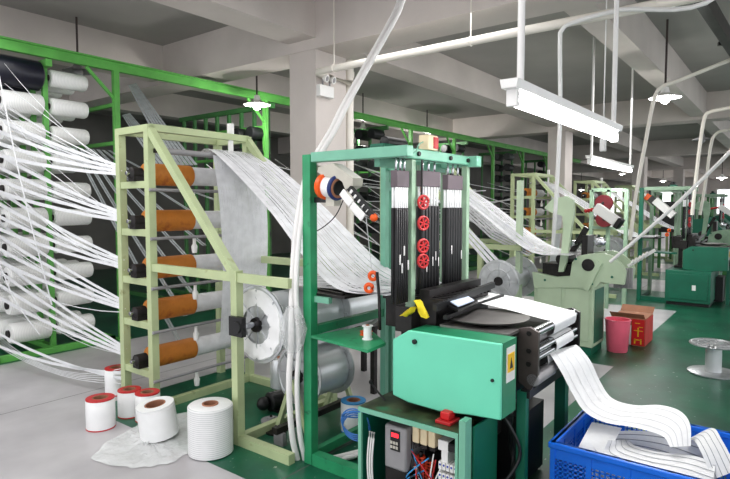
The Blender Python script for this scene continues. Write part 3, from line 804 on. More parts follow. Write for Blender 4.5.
MB().lathe(c+ax*.122, ax, [(0, .042), (.006, .04)], 30).build('black_eye', M_black, t)
MB().bar(U(306, 200, x=2.36), U(330, 200, x=2.36), .03).build('mounting_bar', M_black, t)
MB().box(2.32, 2.38, 2.0, 2.06, 1.5, 1.56).build('clamp', M_beige, t)
a = U(350, 188, x=2.3); b = U(374, 217, x=2.3)
MB().bar(a, b, .026, .03).build('arm', M_black, t)
dl = MB()
for k in range(5): p = a.lerp(b, .1+.17*k); dl.bar(p+V((-.015, 0, 0)), p.lerp(b, .07)+V((-.015, 0, 0)), .008, .02)
dl.build('arm_markings', M_whitep, t)
MB().ball(U(374, 217.5, x=2.3), .021, 16, 12).build('orange_ball', M_orangeb, t)
for k, (q0, q1) in enumerate((((342, 192), (352, 204)), ((352, 205), (364, 218)))):
    A_ = U(*q0, x=2.28); B_ = U(*q1, x=2.28); d = (B_-A_).normalized(); nrm = V((0, -d.z, d.y))*.024
    MB().prism([A_-nrm, A_+nrm*.8, B_+nrm, B_-nrm], (-.01, 0, 0)).build('paddle', M_whitep, t, bevel=.004)
MB().tube(bez([U(345, 196, x=2.3), U(336, 215, x=2.35), U(322, 228, x=2.4), U(305, 236, x=2.45)], 6), .003, 5).build('feed_wire', M_dark, t)
for s_ in range(3):
    MB().tube(sag(U(366, 214+3*s_, x=2.3), U(372, 272, x=2.42), 0), .0015, 4).build('feed_thread', M_strand, t)

for q, (x, y, r, h, mm, lb) in enumerate(((2.36, 1.80, .03, .075, M_plainw, 'small white thread bobbin standing on the green shelf of the nearest loom'),
                                        (2.44, 1.87, .035, .02, M_orangeb, 'flat orange bobbin lying on the green shelf beside the white one'))):
    tb = thing('thread_bobbin', (x, y, .785), lb, 'bobbin')
    MB().lathe((x, y, .785), (0, 0, 1), [(0, r), (.004, r), (.005, r*.75), (h-.005, r*.75), (h-.004, r), (h, r)], 18).build('winding', mm, tb)
    MB().cyl((x, y, .785), (x, y, .79+h), r*.35, 10).build('core', M_card, tb)
# control switch on tower top
t = thing('control_switch', (2.6, 1.57, 1.80), 'cream switch box with a red face on top of the nearest loom tower', 'switch')
MB().box(2.575, 2.68, 1.56, 1.62, 1.80, 1.88).build('case', M_cream, t, bevel=.005)
MB().box(2.63, 2.675, 1.555, 1.56, 1.81, 1.87).build('red_face', M_redp, t)
MB().tube(bez([(2.57, 1.59, 1.84), (2.5, 1.57, 1.82), (2.42, 1.55, 1.77), (2.36, 1.6, 1.76)], 5), .004, 5).build('cable', M_teal, t)

# top webbing, running over the rollers
A = [(2.84, 1.56, .965), (2.84, 1.3, .952), (2.84, 1.02, .914), (2.84, .985, .912), (2.84, .962, .895), (2.84, .96, .87), (2.84, .97, .84), (2.84, 1.0, .825)]
B = [(3.20, y, z) for (_, y, z) in A]
A = [(2.84+.0*i, y, z) for i, (_, y, z) in enumerate(A)]
tag(MB().ribbon(bez(A, 4), bez(B, 4), 4).build('webbing_strip', M_web, loc=(3, 1.3, .93)), 'flat white webbing crossing the nearest loom bed to the top roller', 'webbing')
A = [(2.86, 1.05, .80), (2.86, .985, .823), (2.86, .957, .80), (2.86, .955, .76), (2.86, .98, .74)]; B = [(3.14, y, z) for (_, y, z) in A]
tag(MB().ribbon(bez(A, 4), bez(B, 4), 4).build('webbing_strip', M_web, loc=(3, .98, .8)), 'short white webbing wrapped over the middle take-off roller', 'webbing')

# things lying on the loom
c = [U(*p, z=1.0) for p in ((444, 299), (462, 293), (474, 301), (458, 307))]
MB_ = MB().prism(c, (0, 0, .006)); tag(MB_.build('instruction_sheet', M_paper, loc=c[0]), 'small blue-white paper sheet lying above the loom tray', 'paper')
c = [U(*p, z=.99) for p in ((440, 301), (466, 291), (478, 301), (458, 310))]
tag(MB().prism(c, (0, 0, -.012)).build('clip_board', M_black, loc=c[0]), 'black board under the blue-white paper', 'board')
def rag(pts, name, lab):
    m = MB(); random.seed(len(lab))
    P = [U(*p, x=2.40) for p in pts]
    ring_ = []
    vs = []
    for k in range(len(P)):
        for i in range(8):
            a_ = i*PI/4; r_ = .022*(.7+.5*random.random()); vs.append(P[k]+V((r_*_c(a_), r_*_s(a_), random.uniform(-.006, .006))))
    fs = [(k*8+i, k*8+(i+1) % 8, (k+1)*8+(i+1) % 8, (k+1)*8+i) for k in range(len(P)-1) for i in range(8)]
    fs += [tuple(range(8))[::-1], tuple((len(P)-1)*8+i for i in range(8))]
    m.add(vs, fs, True); tag(m.build(name, M_yellow, loc=P[-1]), lab, 'cloth')
rag(((413, 307), (411, 311), (407, 314), (404, 316)), 'yellow_rag', 'left bunched yellow rag on the dark loom side')
rag(((418, 301), (420, 305), (423, 311), (425, 317)), 'yellow_rag', 'right upright yellow rag hanging beside the loom tray')

# ============================================================ CONTROL CABINET
t = thing('control_cabinet', (2.3, 1.45, 0), 'open green control cabinet full of wiring under the nearest loom cover', 'cabinet')
xc = 2.2; y0, y1, zt = 1.165, 1.72, .47
MB().box(xc, 2.62, y1-.012, y1, 0, zt).build('side_panel', M_dgreen, t)
MB().box(xc, 2.62, y0, y0+.012, 0, zt).build('side_panel', M_dgreen, t)
MB().box(2.6, 2.615, y0+.012, y1-.012, 0, zt).build('back_panel', M_dark, t)
MB().box(xc, 2.615, y0+.012, y1-.012, 0, .02).build('bottom_panel', M_dark, t)
MB().box(xc-.005, 2.62, y0-.005, y1+.01, zt, zt+.012).build('top_panel', M_greasy, t)
fr_ = MB().box(xc-.012, xc, y0-.004, y1+.01, zt-.012, zt+.012).box(xc-.012, xc, y1-.01, y1+.01, 0, zt-.012).box(xc-.012, xc, y0-.004, y0+.01, 0, zt-.012)
fr_.build('front_frame', M_teal, t)
MB().box(xc-.01, xc+.05, y0-.04, y0-.008, 0, .545).build('corner_post', M_teal, t)
MB().box(xc+.06, 2.5, y0-.05, y0-.04, .0, .5).build('end_plate', M_dgreen, t)
# inverter
iv = thing('frequency_inverter', (2.24, 1.55, .2), 'grey frequency inverter with red lit display inside the open cabinet', 'inverter')
MB().box(2.215, 2.40, 1.455, 1.585, .20, .42).build('case', M_grey, iv, bevel=.012)
MB().box(2.211, 2.216, 1.49, 1.545, .30, .40).build('keypad', M_black, iv)
MB().box(2.209, 2.212, 1.497, 1.538, .368, .388).build('display', M_lcd, iv)
k_ = MB()
for a in range(3):
    for b in range(2): k_.box(2.2085, 2.2115, 1.5+.016*a, 1.512+.016*a, .31+.022*b, .324+.022*b)
split(k_, 'key', M_beige, iv)
MB().box(2.22, 2.36, 1.46, 1.58, .02, .2).build('pedestal', M_dark, iv)
v_ = MB()
for a in range(6): v_.box(2.26+.02*a, 2.268+.02*a, 1.4545, 1.456, .3, .38)
split(v_, 'vent', M_dark, iv)
for a in range(3):
    c = thing('relay', (2.3, 1.405-.045*a, .33), ['left', 'middle', 'right'][a]+' cream relay of the three beside the inverter', 'relay', 'cream relays in the cabinet')
    y = 1.425-.045*a
    MB().box(2.25, 2.33, y-.019, y+.019, .35, .43).build('body', M_cream, c, bevel=.006)
    MB().box(2.26, 2.32, y-.015, y+.015, .33, .35).build('socket', M_dark, c)
    MB().bar((2.29, y, .335), (2.6, y, .335), .012).build('bracket', M_dark, c)
c = thing('contactor', (2.27, 1.25, .3), 'white contactor block above the terminal strip in the cabinet', 'contactor')
MB().box(2.235, 2.33, 1.235, 1.29, .36, .41).box(2.24, 2.33, 1.24, 1.275, .3, .36).box(2.3, 2.6, 1.25, 1.27, .33, .36).build('body', M_whitep, c, bevel=.003)
MB().box(2.232, 2.236, 1.2, 1.235, .37, .40).box(2.236, 2.33, 1.2, 1.235, .365, .405).build('switch_block', M_black, c)
c = thing('terminal_block', (2.27, 1.23, .2), 'white and blue screw terminal block at the right of the cabinet', 'terminal block')
mb1 = MB(); mb2 = MB()
for a in range(2):
    for b in range(5):
        y = 1.19+.02*b; z = .22+.05*a
        mb1.box(2.235, 2.29, y, y+.016, z, z+.035); mb2.cyl((2.233, y+.008, z+.022), (2.236, y+.008, z+.022), .005, 8)
mb1.box(2.27, 2.6, 1.19, 1.28, .2, .21)
mb1.build('body', M_whitep, c); split(mb2, 'screw', mat('terminal_blue', sr(40, 60, 170), .4), c)
for a, (y, z) in enumerate(((1.41, .2), (1.36, .19))):
    c = thing('choke_coil', (2.3, y, .02), ['left', 'right'][a]+' orange-red coil on the cabinet floor', 'coil')
    m = MB()
    for b in range(6): m.ring((2.28, y, z+.015*b), (0, 0, 1), .018, .007, 12)
    m.build('winding', mat('coil_red%d' % a, sr(206, 70, 40), .5), c)
    MB().cyl((2.28, y, .02), (2.28, y, z+.1), .009, 8).build('core', M_dark, c)
random.seed(12)
cols = [(M_redp, 'red'), (M_whitep, 'white'), (M_black, 'black'), (M_bluer, 'blue'), (M_redp, 'red'), (M_yellow, 'yellow'), (M_black, 'black'), (M_redp, 'red')]
for mm, nm in ((M_redp, 'red'), (M_whitep, 'white'), (M_black, 'black'), (M_bluer, 'pale blue')):
    m = MB()
    for a in range(7):
        ya = random.uniform(1.2, 1.62); yb = random.uniform(1.18, 1.5)
        m.tube(bez([(2.24, ya, random.uniform(.05, .15)), (2.225, (ya+yb)/2+random.uniform(-.05, .05), random.uniform(.08, .2)), (2.27, yb, random.uniform(.15, .32))], 7), .0035, 5)
    tag(m.build('wiring', mm), 'tangled %s wires low in the open cabinet' % nm, 'wires', kind='stuff')
m = MB()
for a in range(3):
    y = 1.672-.014*a; m.tube(bez([(2.21, y, .36), (2.205, y+.01, .2), (2.21, y, .02)], 5), .005, 6)
tag(m.build('cable_bundle', M_whitep), 'white cables hanging at the left inside the cabinet', 'cables')
m = MB().ring((2.22, 1.77, .42), (.5, .4, 1), .07, .004, 24)
for a in range(4): m.ring((2.22+.004*a, 1.775, .38-.012*a), (1, .35, .2), .075, .004, 26)
tag(m.build('cable_coil', mat('blue_cable', sr(60, 120, 190), .45), loc=(2.22, 1.77, .38)), 'blue cable coil hanging on the left corner of the cabinet', 'cable')
t = thing('emergency_stop', (2.26, 1.26, .482), 'red emergency stop block standing on the greasy cabinet top', 'switch')
MB().box(2.24, 2.34, 1.23, 1.31, .482, .497).build('base', M_redp, t, bevel=.003)
MB().box(2.26, 2.32, 1.245, 1.295, .497, .535).build('button', M_red, t, bevel=.006)
m = MB().tube(bez([U(371, 383, z=.56), U(378, 392, z=.52), U(385, 400, z=.49)], 5), .005, 6).ball(U(371, 382, z=.56), .012)
tag(m.build('lever', M_black), 'small black ball-ended lever left of the aqua cover', 'lever')
# black hoses under the loom
m = MB()
for a in range(4):
    m.tube(bez([(2.5, 1.1-.02*a, .52), (2.56+.03*a, 1.02+.03*a, .3), (2.5+.05*a, 1.1, .12), (2.65, 1.2+.05*a, .02)], 7), .009, 6)
tag(m.build('drive_cables', M_black), 'black cables drooping under the loom behind the cabinet', 'cables')

# ============================================================ other looms
swap = {M_box: M_dgreen, M_boxd: M_dgreen, M_teal: M_tpost, M_green: M_dgreen}
L3 = dup(L1, (7.4, -.25, 0), 'dark green needle loom beyond the pink bin, third machine along the hall', swap)
t = thing('loom_cabinet', (9.6, 1.2, 0), 'closed dark green cabinet under the third loom, with a small white plate', 'cabinet')
xa = 9.55
MB().box(xa, xa+.9, .95, 1.55, 0.05, .53).build('body', M_dgreen, t, bevel=.006)
MB().box(xa-.012, xa, .99, 1.51, .1, .48).build('door', M_dgreen, t, bevel=.003)
MB().box(xa-.016, xa-.012, 1.14, 1.19, .24, .32).build('white_plate', M_whitep, t)
MB().box(xa+.02, xa+.88, .97, 1.53, 0, .05).build('plinth', M_black, t)
L5 = dup(L1, (14.2, -.1, 0), 'dark green needle loom far down the hall at the right edge', swap)
# pale green loom (second)
def pale_loom(ox):
    t = thing('heavy_loom', (5.75+ox, 1.8, 0), 'pale green heavy loom with large cheek plate and hooked arm, second machine', 'loom', 'pale green heavy looms')
    X = 5.75
    b = MB().box(X, X+.42, 1.565, 2.17, .08, .72).build('base', M_lgreen, t, bevel=.008)
    MB().box(X-.012, X, 1.60, 1.84, .14, .66).build('door', M_lgreen, t, bevel=.004)
    MB().box(X-.012, X, 1.88, 2.13, .14, .66).build('door', M_lgreen, t, bevel=.004)
    MB().box(X+.02, X+.40, 1.58, 2.15, 0, .08).build('plinth', M_dgreen, t)
    MB().box(X+.05, X+.37, 1.559, 1.565, .12, .66).build('shaded_end', M_dgreen, t)  # dark green sheet puts the shade of the base end into colour
    ck = [(532, 272), (543, 274), (556, 277), (570, 276), (572, 262), (578, 256), (588, 254), (603, 253), (612, 256), (622, 264), (626, 272), (624, 285), (612, 284), (600, 282), (596, 288), (534, 288)]
    P = [U(*p, x=X-.02) for p in ck]
    c1 = MB().prism(P, (.05, 0, 0)).build('cheek_plate', M_lgreen, t, bevel=.004)
    MB().lathe(U(588, 265, x=X-.022), (-1, 0, 0), [(0, .062), (.012, .058), (.012, .04)], 24).build('bearing_hole', M_dark, c1)
    bl = MB()
    for p in ((576, 259), (612, 277), (592, 284), (545, 280)): bl.cyl(U(*p, x=X-.022), U(*p, x=X-.022)+V((-.008, 0, 0)), .012, 10)
    split(bl, 'bolt', M_dgreen, c1)
    P2 = [p+V((.36, 0, 0)) for p in P]
    MB().prism(P2, (.05, 0, 0)).build('cheek_plate', M_lgreen, t, bevel=.004)
    hk = [(544, 208), (552, 199), (566, 196), (573, 200), (574, 214), (571, 230), (569, 245), (566, 263), (563, 272), (558, 272), (561, 250), (563, 228), (562, 216), (550, 212)]
    MB().prism([U(*p, x=X-.03) for p in hk], (.05, 0, 0)).build('hooked_arm', M_lgreen, t, bevel=.004)
    MB().bar(U(600, 262, x=X-.03), U(586, 290, x=X-.03), .03, .05).build('strut', M_lgreen, t)
    tp = MB().box(X+.05, X+.34, 1.62, 2.1, .72, .9)
    tp.cyl((X+.03, 1.9, .95), (X+.34, 1.9, .95), .06, 16).box(X+.1, X+.32, 1.66, 1.72, .9, 1.2).bar((X+.2, 1.85, 1.0), (X+.2, 1.7, 1.28), .05)
    tp.build('mechanism', M_dark, t)
    MB().cyl((X+.03, 1.8, 1.12), (X+.36, 1.8, 1.12), .03, 12).build('roller', M_steel, t)
    # weighted cord bundle in front
    w_ = MB()
    for k in range(8):
        p = U(632-k*2.4, 268, x=X+.12); w_.cyl(p+V((0, 0, -.0)), p+V((0, 0, -.2)), .012, 6)
    split(w_, 'hanging_cord', M_grey, t)
    rd = MB()
    for k in range(5): rd.ring(U(632+k*3.5, 263-k*2, x=X+.12), (0, 1, .4), .028, .01, 14)
    rd.bar(U(628, 266, x=X+.12), U(655, 250, x=X+.12), .03)
    split(rd, 'tension_ring', M_whitep, t)
    MB().bar((X-.02, 2.33, 0), (X-.02, 2.33, 1.77), .075, .05).build('side_post', M_lgreen, t)
    MB().bar(U(583, 288, x=X+.3), U(585, 235, x=X+.3), .05).build('inner_post', M_lgreen, t)
    # inclined white carrier with black ends
    p0 = U(596, 207, x=X+.3); p1 = U(617, 222, x=X+.25)
    MB().bar(p0, p1, .07, .1).build('white_carrier', M_whitep, t, bevel=.01)
    MB().bar(p1, p1+(p1-p0).normalized()*.05, .08, .11).build('carrier_end', M_black, t, bevel=.01)
    hb = MB()
    for k in range(5): hb.ball(U(586+k*3, 211-k*.6, x=X+.5), .022, 8, 6)
    split(hb, 'red_bead', M_redp, t)
    MB().lathe(U(601, 242, x=X+.2), (-1, 0, 0), [(0, .05), (.06, .05), (.07, .02)], 14).build('chrome_head', M_steel, t)
    return t
P2L = pale_loom(0)
dup(P2L, (6.9, -.45, 0), 'pale green heavy loom beyond the dark green one, fourth machine at the right', {M_lgreen: M_tpost})
t = thing('spool_stand', (9.0, 3.0, 0), 'teal stand holding two dark red spools, under the second tube light', 'stand')
a = U(592, 190, x=8.6); b = U(627, 190, x=8.6)
for p in (a, b, a.lerp(b, .5)): MB().box(p.x-.025, p.x+.025, p.y-.025, p.y+.025, 0, a.z).build('post', M_tpost, t)
MB().bar(a, b, .05).bar(a-V((0, 0, .55)), b-V((0, 0, .55)), .04).build('cross_bar', M_tpost, t)
for q, (px, py) in enumerate(((605, 203), (606, 219))):
    c = U(px, py, x=8.55)
    t = thing('cable_spool', c, ['upper', 'lower'][q]+' dark red spool on the teal stand under the second tube light', 'spool')
    MB().lathe(c, (-1, 0, 0), [(0, .04), (0, .115), (.012, .115), (.014, .06), (.1, .06), (.102, .115), (.114, .115), (.114, .04)], 20).build('body', mat('dark_red%d' % q, sr(96, 16, 26), .5), t)
    MB().cyl(c+V((.06, 0, 0)), c+V((-.13, 0, 0)), .02, 10).build('hub', M_black, t)
# third loom feeder with orange dot (white carrier)
t = thing('weft_feeder', U(655, 210, x=9.9), 'distant white weft feeder with an orange end on the third loom', 'feeder')
MB().bar(U(655, 200, x=9.9), U(674, 216, x=9.9), .1, .12).build('white_carrier', M_whitep, t, bevel=.01)
MB().bar(U(646, 196, x=9.9), U(653, 200, x=9.9), .08, .1).build('orange_end', M_orangeb, t)
MB().bar(U(650, 198, x=9.9), U(656, 203, x=9.9), .09, .11).build('black_collar', M_black, t)
MB().bar(U(650, 199, x=9.9), U(650, 190, x=9.9), .03).build('hanger', M_dark, t)

# ============================================================ BIN, CARTON, FLOOR SPOOL
c = U(617, 351, z=0)
t = thing('waste_bin', c, 'pink plastic waste bin on the green floor beside the carton', 'bin')
h = .33
MB().lathe(c, (0, 0, 1), [(0, .005), (0, .095), (.005, .1), (h, .122), (h, .114), (.01, .092), (.01, .005)], 28, cap=False).build('body', M_pink, t)
MB().ring(c+V((0, 0, h)), (0, 0, 1), .121, .008, 28).build('rim', M_pink, t)
c = U(640, 345, z=0)+V((.12, .08, 0))
t = thing('carton', c, 'brown cardboard carton with a red and yellow printed side, behind the pink bin', 'box')
x0, x1, y0, y1 = c.x-.2, c.x+.2, c.y-.14, c.y+.2
MB().box(x0, x1, y0, y1, 0, .3).build('body', M_card, t, bevel=.004)
MB().box(x0-.003, x0, y0+.005, y0+.13, .01, .29).box(x0, x1, y0-.003, y0, .01, .29).build('red_print', M_red, t)
MB().box(x0-.003, x0, y0+.135, y1-.01, .01, .22).build('white_print', M_whitep, t)
yl = mat('print_yellow', sr(244, 206, 40), .6)
m = MB()
for (a, b, w_, h_) in ((.02, .16, .09, .012), (.06, .1, .012, .1), (.02, .2, .04, .012), (.03, .06, .07, .014), (.03, .02, .014, .06), (.09, .02, .014, .06), (.05, .24, .05, .012)):
    m.box(x0-.005, x0-.003, y0+a, y0+a+w_, b+.005, b+h_)
m.build('yellow_characters', yl, t)
m = MB().add([(x0, y0, .3), (x0, y1, .3), (x0-.08, y1, .36), (x0-.08, y0, .36)], [(0, 1, 2, 3)]).add([(x1, y0, .3), (x1, y1, .3), (x1+.1, y1, .36), (x1+.1, y0, .36)], [(0, 1, 2, 3)])
split(m, 'flap', M_card, t)
c = U(713, 373, z=0)
t = thing('cable_spool', c, 'empty silver wire spool standing upright on the green floor at right', 'spool')
MB().lathe(c, (0, 0, 1), [(0, .02), (0, .2), (.004, .205), (.012, .205), (.016, .2), (.018, .06)], 36).build('bottom_flange', M_flange, t)
MB().cyl(c+V((0, 0, .01)), c+V((0, 0, .26)), .065, 24).build('barrel', M_spool, t)
f = MB().ring(c+V((0, 0, .265)), (0, 0, 1), .185, .012, 36).ring(c+V((0, 0, .27)), (0, 0, 1), .13, .008, 28)
f.lathe(c+V((0, 0, .255)), (0, 0, 1), [(0, .03), (0, .18), (.01, .18), (.012, .03)], 30)
for k in range(10): a = k*PI/5; f.bar(c+V((.05*_c(a), .05*_s(a), .27)), c+V((.18*_c(a), .18*_s(a), .27)), .012, .008)
f.build('top_flange', M_flange, t)

# ============================================================ BLUE BASKET + WEBBING
t = thing('plastic_crate', (3.0, .45, 0), 'blue perforated plastic crate catching the finished webbing', 'crate')
x0, x1, y0, y1, H_ = 2.68, 3.33, -.12, .9, .35
MB().box(x0, x1, y0, y1, 0.0, .012).build('bottom', M_blue, t)
rim = MB().box(x0-.02, x0+.015, y0-.02, y1+.02, H_-.03, H_).box(x1-.015, x1+.02, y0-.02, y1+.02, H_-.03, H_).box(x0, x1, y0-.02, y0+.015, H_-.03, H_).box(x0, x1, y1-.015, y1+.02, H_-.03, H_)
rim.build('rim', M_blue, t, bevel=.006)
def lattice(fix, axis):
    m = MB(); a0, a1 = (y0, y1) if axis == 'x' else (x0, x1)
    def bx(a, b, z0, z1, th=.005):
        if axis == 'x': m.box(fix-th, fix+th, a, b, z0, z1)
        else: m.box(a, b, fix-th, fix+th, z0, z1)
    n = int((a1-a0)/.024)
    for k in range(n+1): a = a0+(a1-a0)*k/n; bx(a-.004, a+.004, .01, H_-.03, .003)
    for k in range(14): z = .01+k*.022; bx(a0, a1, z, z+.007, .003)
    k = a0
    while k < a1+.01: bx(k-.012, k+.012, 0, H_, .01); k += (a1-a0)/(6 if axis == 'x' else 4)
    bx(a0, a1, .27, H_, .006); bx(a0, a1, 0, .03, .006)
    return m
for fx, axn in ((x0, 'x'), (x1, 'x'), (y0, 'y'), (y1, 'y')):
    lattice(fx, axn).build('lattice_side', M_blue, t)
E_ = [((548, 352), 2.80), ((560, 370), 2.82), ((571, 391), 2.85), ((584, 411), 2.86), ((604, 422), 2.90), ((632, 427), 2.93), ((652, 432), 2.95), ((664, 437), 2.94), ((670, 447), 2.9)]
F_ = [((577, 345), 3.20), ((590, 360), 3.20), ((600, 381), 3.20), ((612, 398), 3.17), ((634, 405), 3.14), ((660, 405), 3.12), ((680, 411), 3.10), ((690, 424), 3.05), ((691, 446), 2.96)]
A = [V((2.80, .99, .695)), V((2.80, .975, .698))]+[U(*p, x=x) for p, x in E_]; B = [V((3.16, .99, .695)), V((3.18, .975, .698))]+[U(*p, x=x) for p, x in F_]
def webbing(A, B, label, lines=0, name='webbing_strip', line_mat=None):
    A = bez(A, 6); B = bez(B, 6)
    o = tag(MB().ribbon(A, B, 6).build(name, M_web), label, 'webbing')
    if lines:
        m = MB()
        for q in range(lines):
            f = (q+.7)/(lines+.4); P = [a.lerp(b, f) for a, b in zip(A, B)]
            Q = []
            for i in range(len(P)):
                d = (P[min(i+1, len(P)-1)]-P[max(0, i-1)]).cross(B[i]-A[i]).normalized()*.0025
                Q.append((P[i], d))
            for sgn in (-1, 1):
                m.ribbon([p+d*sgn-(B[i]-A[i]).normalized()*.0022 for i, (p, d) in enumerate(Q)], [p+d*sgn+(B[i]-A[i]).normalized()*.0022 for i, (p, d) in enumerate(Q)])
        m.build('woven_lines', line_mat or M_line, o)
    return o
webbing(A, B, 'white webbing falling from the rollers and curling over into the blue crate', 4, line_mat=M_faint)
webbing([U(592, 422, x=2.95), U(582, 440, x=2.80), U(575, 455, x=2.74)], [U(622, 428, x=3.0), U(612, 446, x=2.86), U(604, 462, x=2.76)], 'white webbing end standing at the left inside the crate')
webbing([V((2.76, .62, .16)), V((2.85, .75, .24)), V((3.05, .70, .25)), V((3.15, .5, .22)), V((3.1, .3, .2))], [V((2.76, .62, .29)), V((2.80, .74, .32)), V((3.02, .72, .33)), V((3.2, .52, .32)), V((3.2, .3, .31))], 'inner white webbing loop curving round in the middle of the crate', 3)
webbing([U(608, 440, x=2.82), U(606, 455, x=2.76), U(640, 468, x=2.76), U(680, 478, x=2.76), U(712, 490, x=2.76)], [U(628, 440, x=3.1), U(636, 446, x=2.98), U(660, 452, x=2.95), U(690, 455, x=2.95), U(716, 462, x=2.95)], 'lower webbing with thin grey lines folded along the front of the crate', 4)
webbing([U(668, 452, x=3.02), U(690, 440, x=3.05), U(700, 450, x=2.95), U(712, 480, x=2.85)], [U(690, 438, x=3.22), U(712, 428, x=3.22), U(722, 440, x=3.1), U(738, 470, x=2.98)], 'webbing fold with grey lines standing at the right end of the crate', 4)
webbing([V((2.74, .8, .10)), V((2.74, .5, .12)), V((2.74, .2, .1)), V((2.74, 0, .12))], [V((3.28, .8, .12)), V((3.28, .5, .14)), V((3.28, .2, .1)), V((3.28, 0, .1))], 'bottom layer of white webbing lying flat in the crate')

# ============================================================ LIGHTS (fixtures)
def fixture(x0, y, z, L, label):
    t = thing('tube_light', (x0, y, z), label, 'light', 'fluorescent tube fittings')
    MB().prism([(x0, y-.04, z+.06), (x0, y+.04, z+.06), (x0, y+.032, z+.022), (x0, y-.032, z+.022)], (L, 0, 0)).build('housing', M_whitep, t, bevel=.003)
    e = MB().box(x0+.03, x0+.06, y-.022, y+.022, z-.045, z+.022).box(x0+L-.06, x0+L-.03, y-.022, y+.022, z-.045, z+.022)
    split(e, 'lamp_holder', M_whitep, t)
    MB().cyl((x0+.06, y, z-.018), (x0+L-.06, y, z-.018), .026, 16).build('tube', M_tube, t)
    for x in (x0+.12, x0+L-.08):
        MB().cyl((x, y, z+.06), (x, y, 3.64), .015, 12).build('hanging_rod', M_whitep, t)
    return t
def area(x, y, z, sx, sy, e, col=(1, 1, 1)):
    l = bpy.data.lights.new('area', 'AREA'); l.shape = 'RECTANGLE'; l.size = sx; l.size_y = sy; l.energy = e; l.color = col
    o = bpy.data.objects.new('area_light', l); o.location = (x, y, z); COL.objects.link(o); return o
fixture(2.15, .93, 1.95, 1.70, 'nearest lit fluorescent tube on two white rods above the loom')
area(2.97, .93, 1.88, 1.4, .08, 12)
fixture(7.0, 2.0, 2.05, 2.2, 'second lit fluorescent tube, farther along above the pale green loom')
area(8.1, 2.0, 1.98, 1.8, .08, 18)
p = MB().cyl(V((4.05, 1.03, 2.16)), V((4.05, 1.03, 2.16)), .01, 6) if False else None
t = thing('pull_switch', U(603, 145, x=4.6), 'white pull switch hanging on a cord behind the nearest tube light', 'switch')
c = U(603, 145, x=4.6)
MB().box(c.x-.02, c.x+.02, c.y-.022, c.y+.022, c.z-.05, c.z+.05).build('switch_body', M_whitep, t, bevel=.008)
MB().tube([c+V((0, 0, .05)), c+V((.01, 0, .12)), V((c.x, c.y, 2.86)) if abs(c.x-4.3) < .2 else c+V((.0, 0, .3)), V((c.x, c.y, 3.16))], .005, 6).build('cord', M_whitep, t)

def pendant(x, y, z, label, lit=True, e=30):
    t = thing('pendant_lamp', (x, y, z), label, 'lamp', 'pendant disc lamps')
    MB().cyl((x, y, z+.1), (x, y, 3.64), .012, 8).build('rod', M_rod, t)
    MB().lathe((x, y, z), (0, 0, 1), [(0, .17), (.01, .165), (.035, .1), (.06, .05), (.12, .035), (.13, .01)], 24, cap=False).build('shade', M_whitep if lit else M_grey, t)
    MB().ball((x, y, z-.01), .055, 12, 8).build('bulb', M_bulb if lit else M_grey, t)
    if lit:
        l = bpy.data.lights.new('bulb_light', 'POINT'); l.energy = e; l.shadow_soft_size = .08; l.color = (1, .98, .94)
        o = bpy.data.objects.new('lamp_point', l); o.location = (x, y, z-.1); COL.objects.link(o)
    return t
def lp(px, py, y): c = U(px, py, y=y); return c.x, c.y, c.z
x, y, z = lp(78, 72, 6.55); pendant(x, y, z, 'unlit disc lamp hanging just behind the green rail at the left', False)
x, y, z = lp(257, 105, 5.6); pendant(x, y, z, 'lit disc lamp left of the nearest column')
x, y, z = lp(363, 130, 6.6); pendant(x, y, z, 'lit disc lamp just right of the nearest column')
x, y, z = lp(427, 137, 6.6); pendant(x, y, z, 'lit disc lamp above the loom tower, behind the green rail')
x, y, z = lp(665, 98, 1.25); pendant(x, y, z, 'bright lit disc lamp at the upper right on a thin rod', True, 40)
x, y, z = lp(702, 140, 1.5); pendant(x, y, z, 'unlit grey lamp farther back, right of the bright one', False)
x, y, z = lp(722, 178, 2.0); pendant(x, y, z, 'small lit lamp at the far right above the distant looms')
for q, (px, py, yy) in enumerate(((663, 181, 5.2), (677, 181, 5.2), (697, 186, 5.0), (581, 190, 9.0), (622, 174, 7))):
    x, y, z = lp(px, py, yy); pendant(x, y, z, ['tiny lit lamp far away left of a distant column', 'tiny lit lamp beside it, right of the pair', 'tiny lit lamp near the far window', 'tiny lit lamp seen right of the second column', 'tiny lit lamp under the second tube fitting'][q], True, 25)

# ============================================================ HOSES AND CONDUITS
HP = [(403, -8), (391, 18), (345, 100), (330, 130), (306, 174), (295, 231), (291, 290), (290, 340), (288, 384), (290, 425), (294, 450), (302, 466)]
m1 = bez([V((3.95, 2.25, 3.64))]+[U(x+1, y, y=2.28) for x, y in HP]+[V((2.42, 2.1, .02)), V((2.7, 1.98, .02))], 6)
tag(MB().tube(m1, .0175, 12).build('air_hose', M_whitep), 'thicker white hose arching from the floor by the green post up to the ceiling', 'hose')
m2 = bez([V((3.98, 2.22, 3.64))]+[U(x+(5 if y < 300 else 9), y, y=2.24) for x, y in HP]+[V((2.48, 2.04, .02)), V((2.74, 1.93, .02))], 6)
tag(MB().tube(m2, .0155, 12).build('air_hose', M_whitep), 'second white hose running just right of the thicker arching hose', 'hose')
